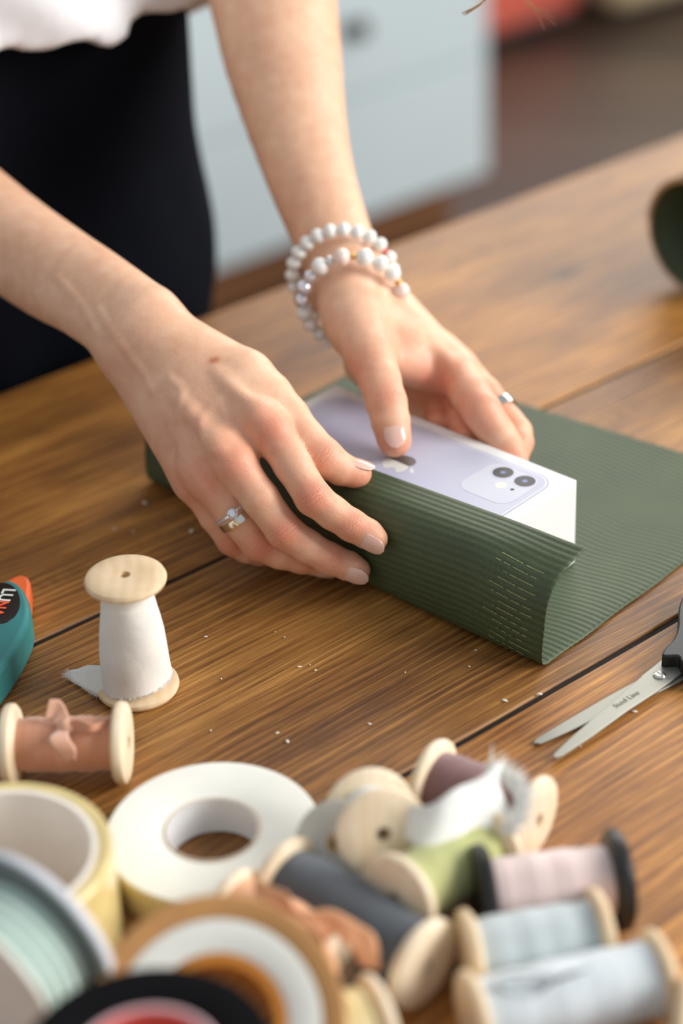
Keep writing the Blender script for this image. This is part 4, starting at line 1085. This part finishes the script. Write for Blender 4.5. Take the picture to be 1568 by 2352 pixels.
box('screw_slot', pv+Z*.00098, (pd, np.cross(Z, pd), Z), (.0026, .00032, .00008), M['ink_grey'], ss, 0)
a_, b_ = un(1415, 1626, .0034), un(1481, 1585, .0034)
text('engraving', 'Steel Line', a_, b_-a_, .0042, M['ink_grey'], bl_, lift=.00003)
a_, b_ = un(1521, 1531, .0034), un(1552, 1546, .0034)
text('engraving', 'STAINLESS', a_, b_-a_, .0017, M['ink_grey'], bl_, lift=.00003)
h1 = [(1523, 1514), (1523, 1500), (1546, 1474), (1556, 1445), (1557, 1410), (1566, 1380), (1592, 1352), (1640, 1340), (1668, 1362), (1655, 1400), (1625, 1440), (1602, 1480), (1590, 1520), (1566, 1528), (1556, 1514)]
prism('handle', smooth_closed(flat(h1, .008), 4), .0012, .0100, M['blackplastic'], ss, .0032)
h2 = [(1572, 1532), (1600, 1515), (1650, 1490), (1720, 1480), (1760, 1510), (1740, 1550), (1680, 1560), (1620, 1560), (1580, 1556)]
prism('handle', smooth_closed(flat(h2, .008), 4), .0008, .0090, M['blackplastic'], ss, .0030)

# ---- crumbs and one foam bead
bead = un(440, 1220, .001)
me_ = sphere_me('foam_bead', M['crumb'], 12, 8); o = bpy.data.objects.new('foam_bead', me_); COL.objects.link(o); o.location = tuple(bead); o.scale = (.0011,)*3
tag(o, 'tiny white foam ball on the table, left of the ringed hand', 'bead')
cm = None
CR = [(653, 1464, .5, 'below the fingertips, the right one of two specks'), (632, 1452, .4, 'below the fingertips, the left one of two specks'), (688, 1532, .8, 'mid table, largest of a small cluster'), (712, 1528, .4, 'mid table, smallest of a small cluster'),
      (724, 1540, .6, 'mid table, rightmost of a small cluster'), (848, 1663, .7, 'above the round face of the gauze spool'), (1160, 1610, 1.0, 'just above the joint, left of the scissors tips'), (1240, 1595, .9, 'on the edge of the joint near the scissors'),
      (660, 1704, .9, 'above the ivory tape roll, right one of a pair'), (636, 1684, .7, 'above the ivory tape roll, left one of a pair'), (473, 1463, .7, 'right of the upright white spool'), (1458, 1635, .9, 'just below the scissors blade'),
      (332, 1156, 1.2, 'beside the left end of the curled green sheet'), (508, 1560, .5, 'right of the foot of the upright spool'), (1332, 1714, .5, 'below the scissors tips'), (1092, 1494, .6, 'under the front edge of the green sheet, upper one'),
      (1077, 1531, .5, 'under the front edge of the green sheet, lower one'), (484, 1678, .5, 'above the left part of the ivory tape roll'), (930, 1545, .4, 'midway between fingertips and scissors'), (262, 1215, .7, 'behind the upright spool, left one'), (306, 1222, .5, 'behind the upright spool, right one')]
for (x, y, s_, wh) in CR:
    if cm is None:
        bm = bmesh.new(); bmesh.ops.create_icosphere(bm, subdivisions=1, radius=1.0)
        for v_ in bm.verts: v_.co *= .7+.6*rng.rand()
        cm = bpy.data.meshes.new('paper_crumb'); bm.to_mesh(cm); bm.free(); cm.materials.append(M['crumb'])
    o = bpy.data.objects.new('paper_crumb', cm); COL.objects.link(o); p = un(x, y, .0003); o.location = tuple(p+Z*.0002); k = s_*.0011; o.scale = (k*1.4, k*.8, k*.45); o.rotation_euler = (0, 0, rng.rand()*6)
    tag(o, 'tiny paper crumb '+wh, 'crumb', 'paper crumbs scattered on the table')
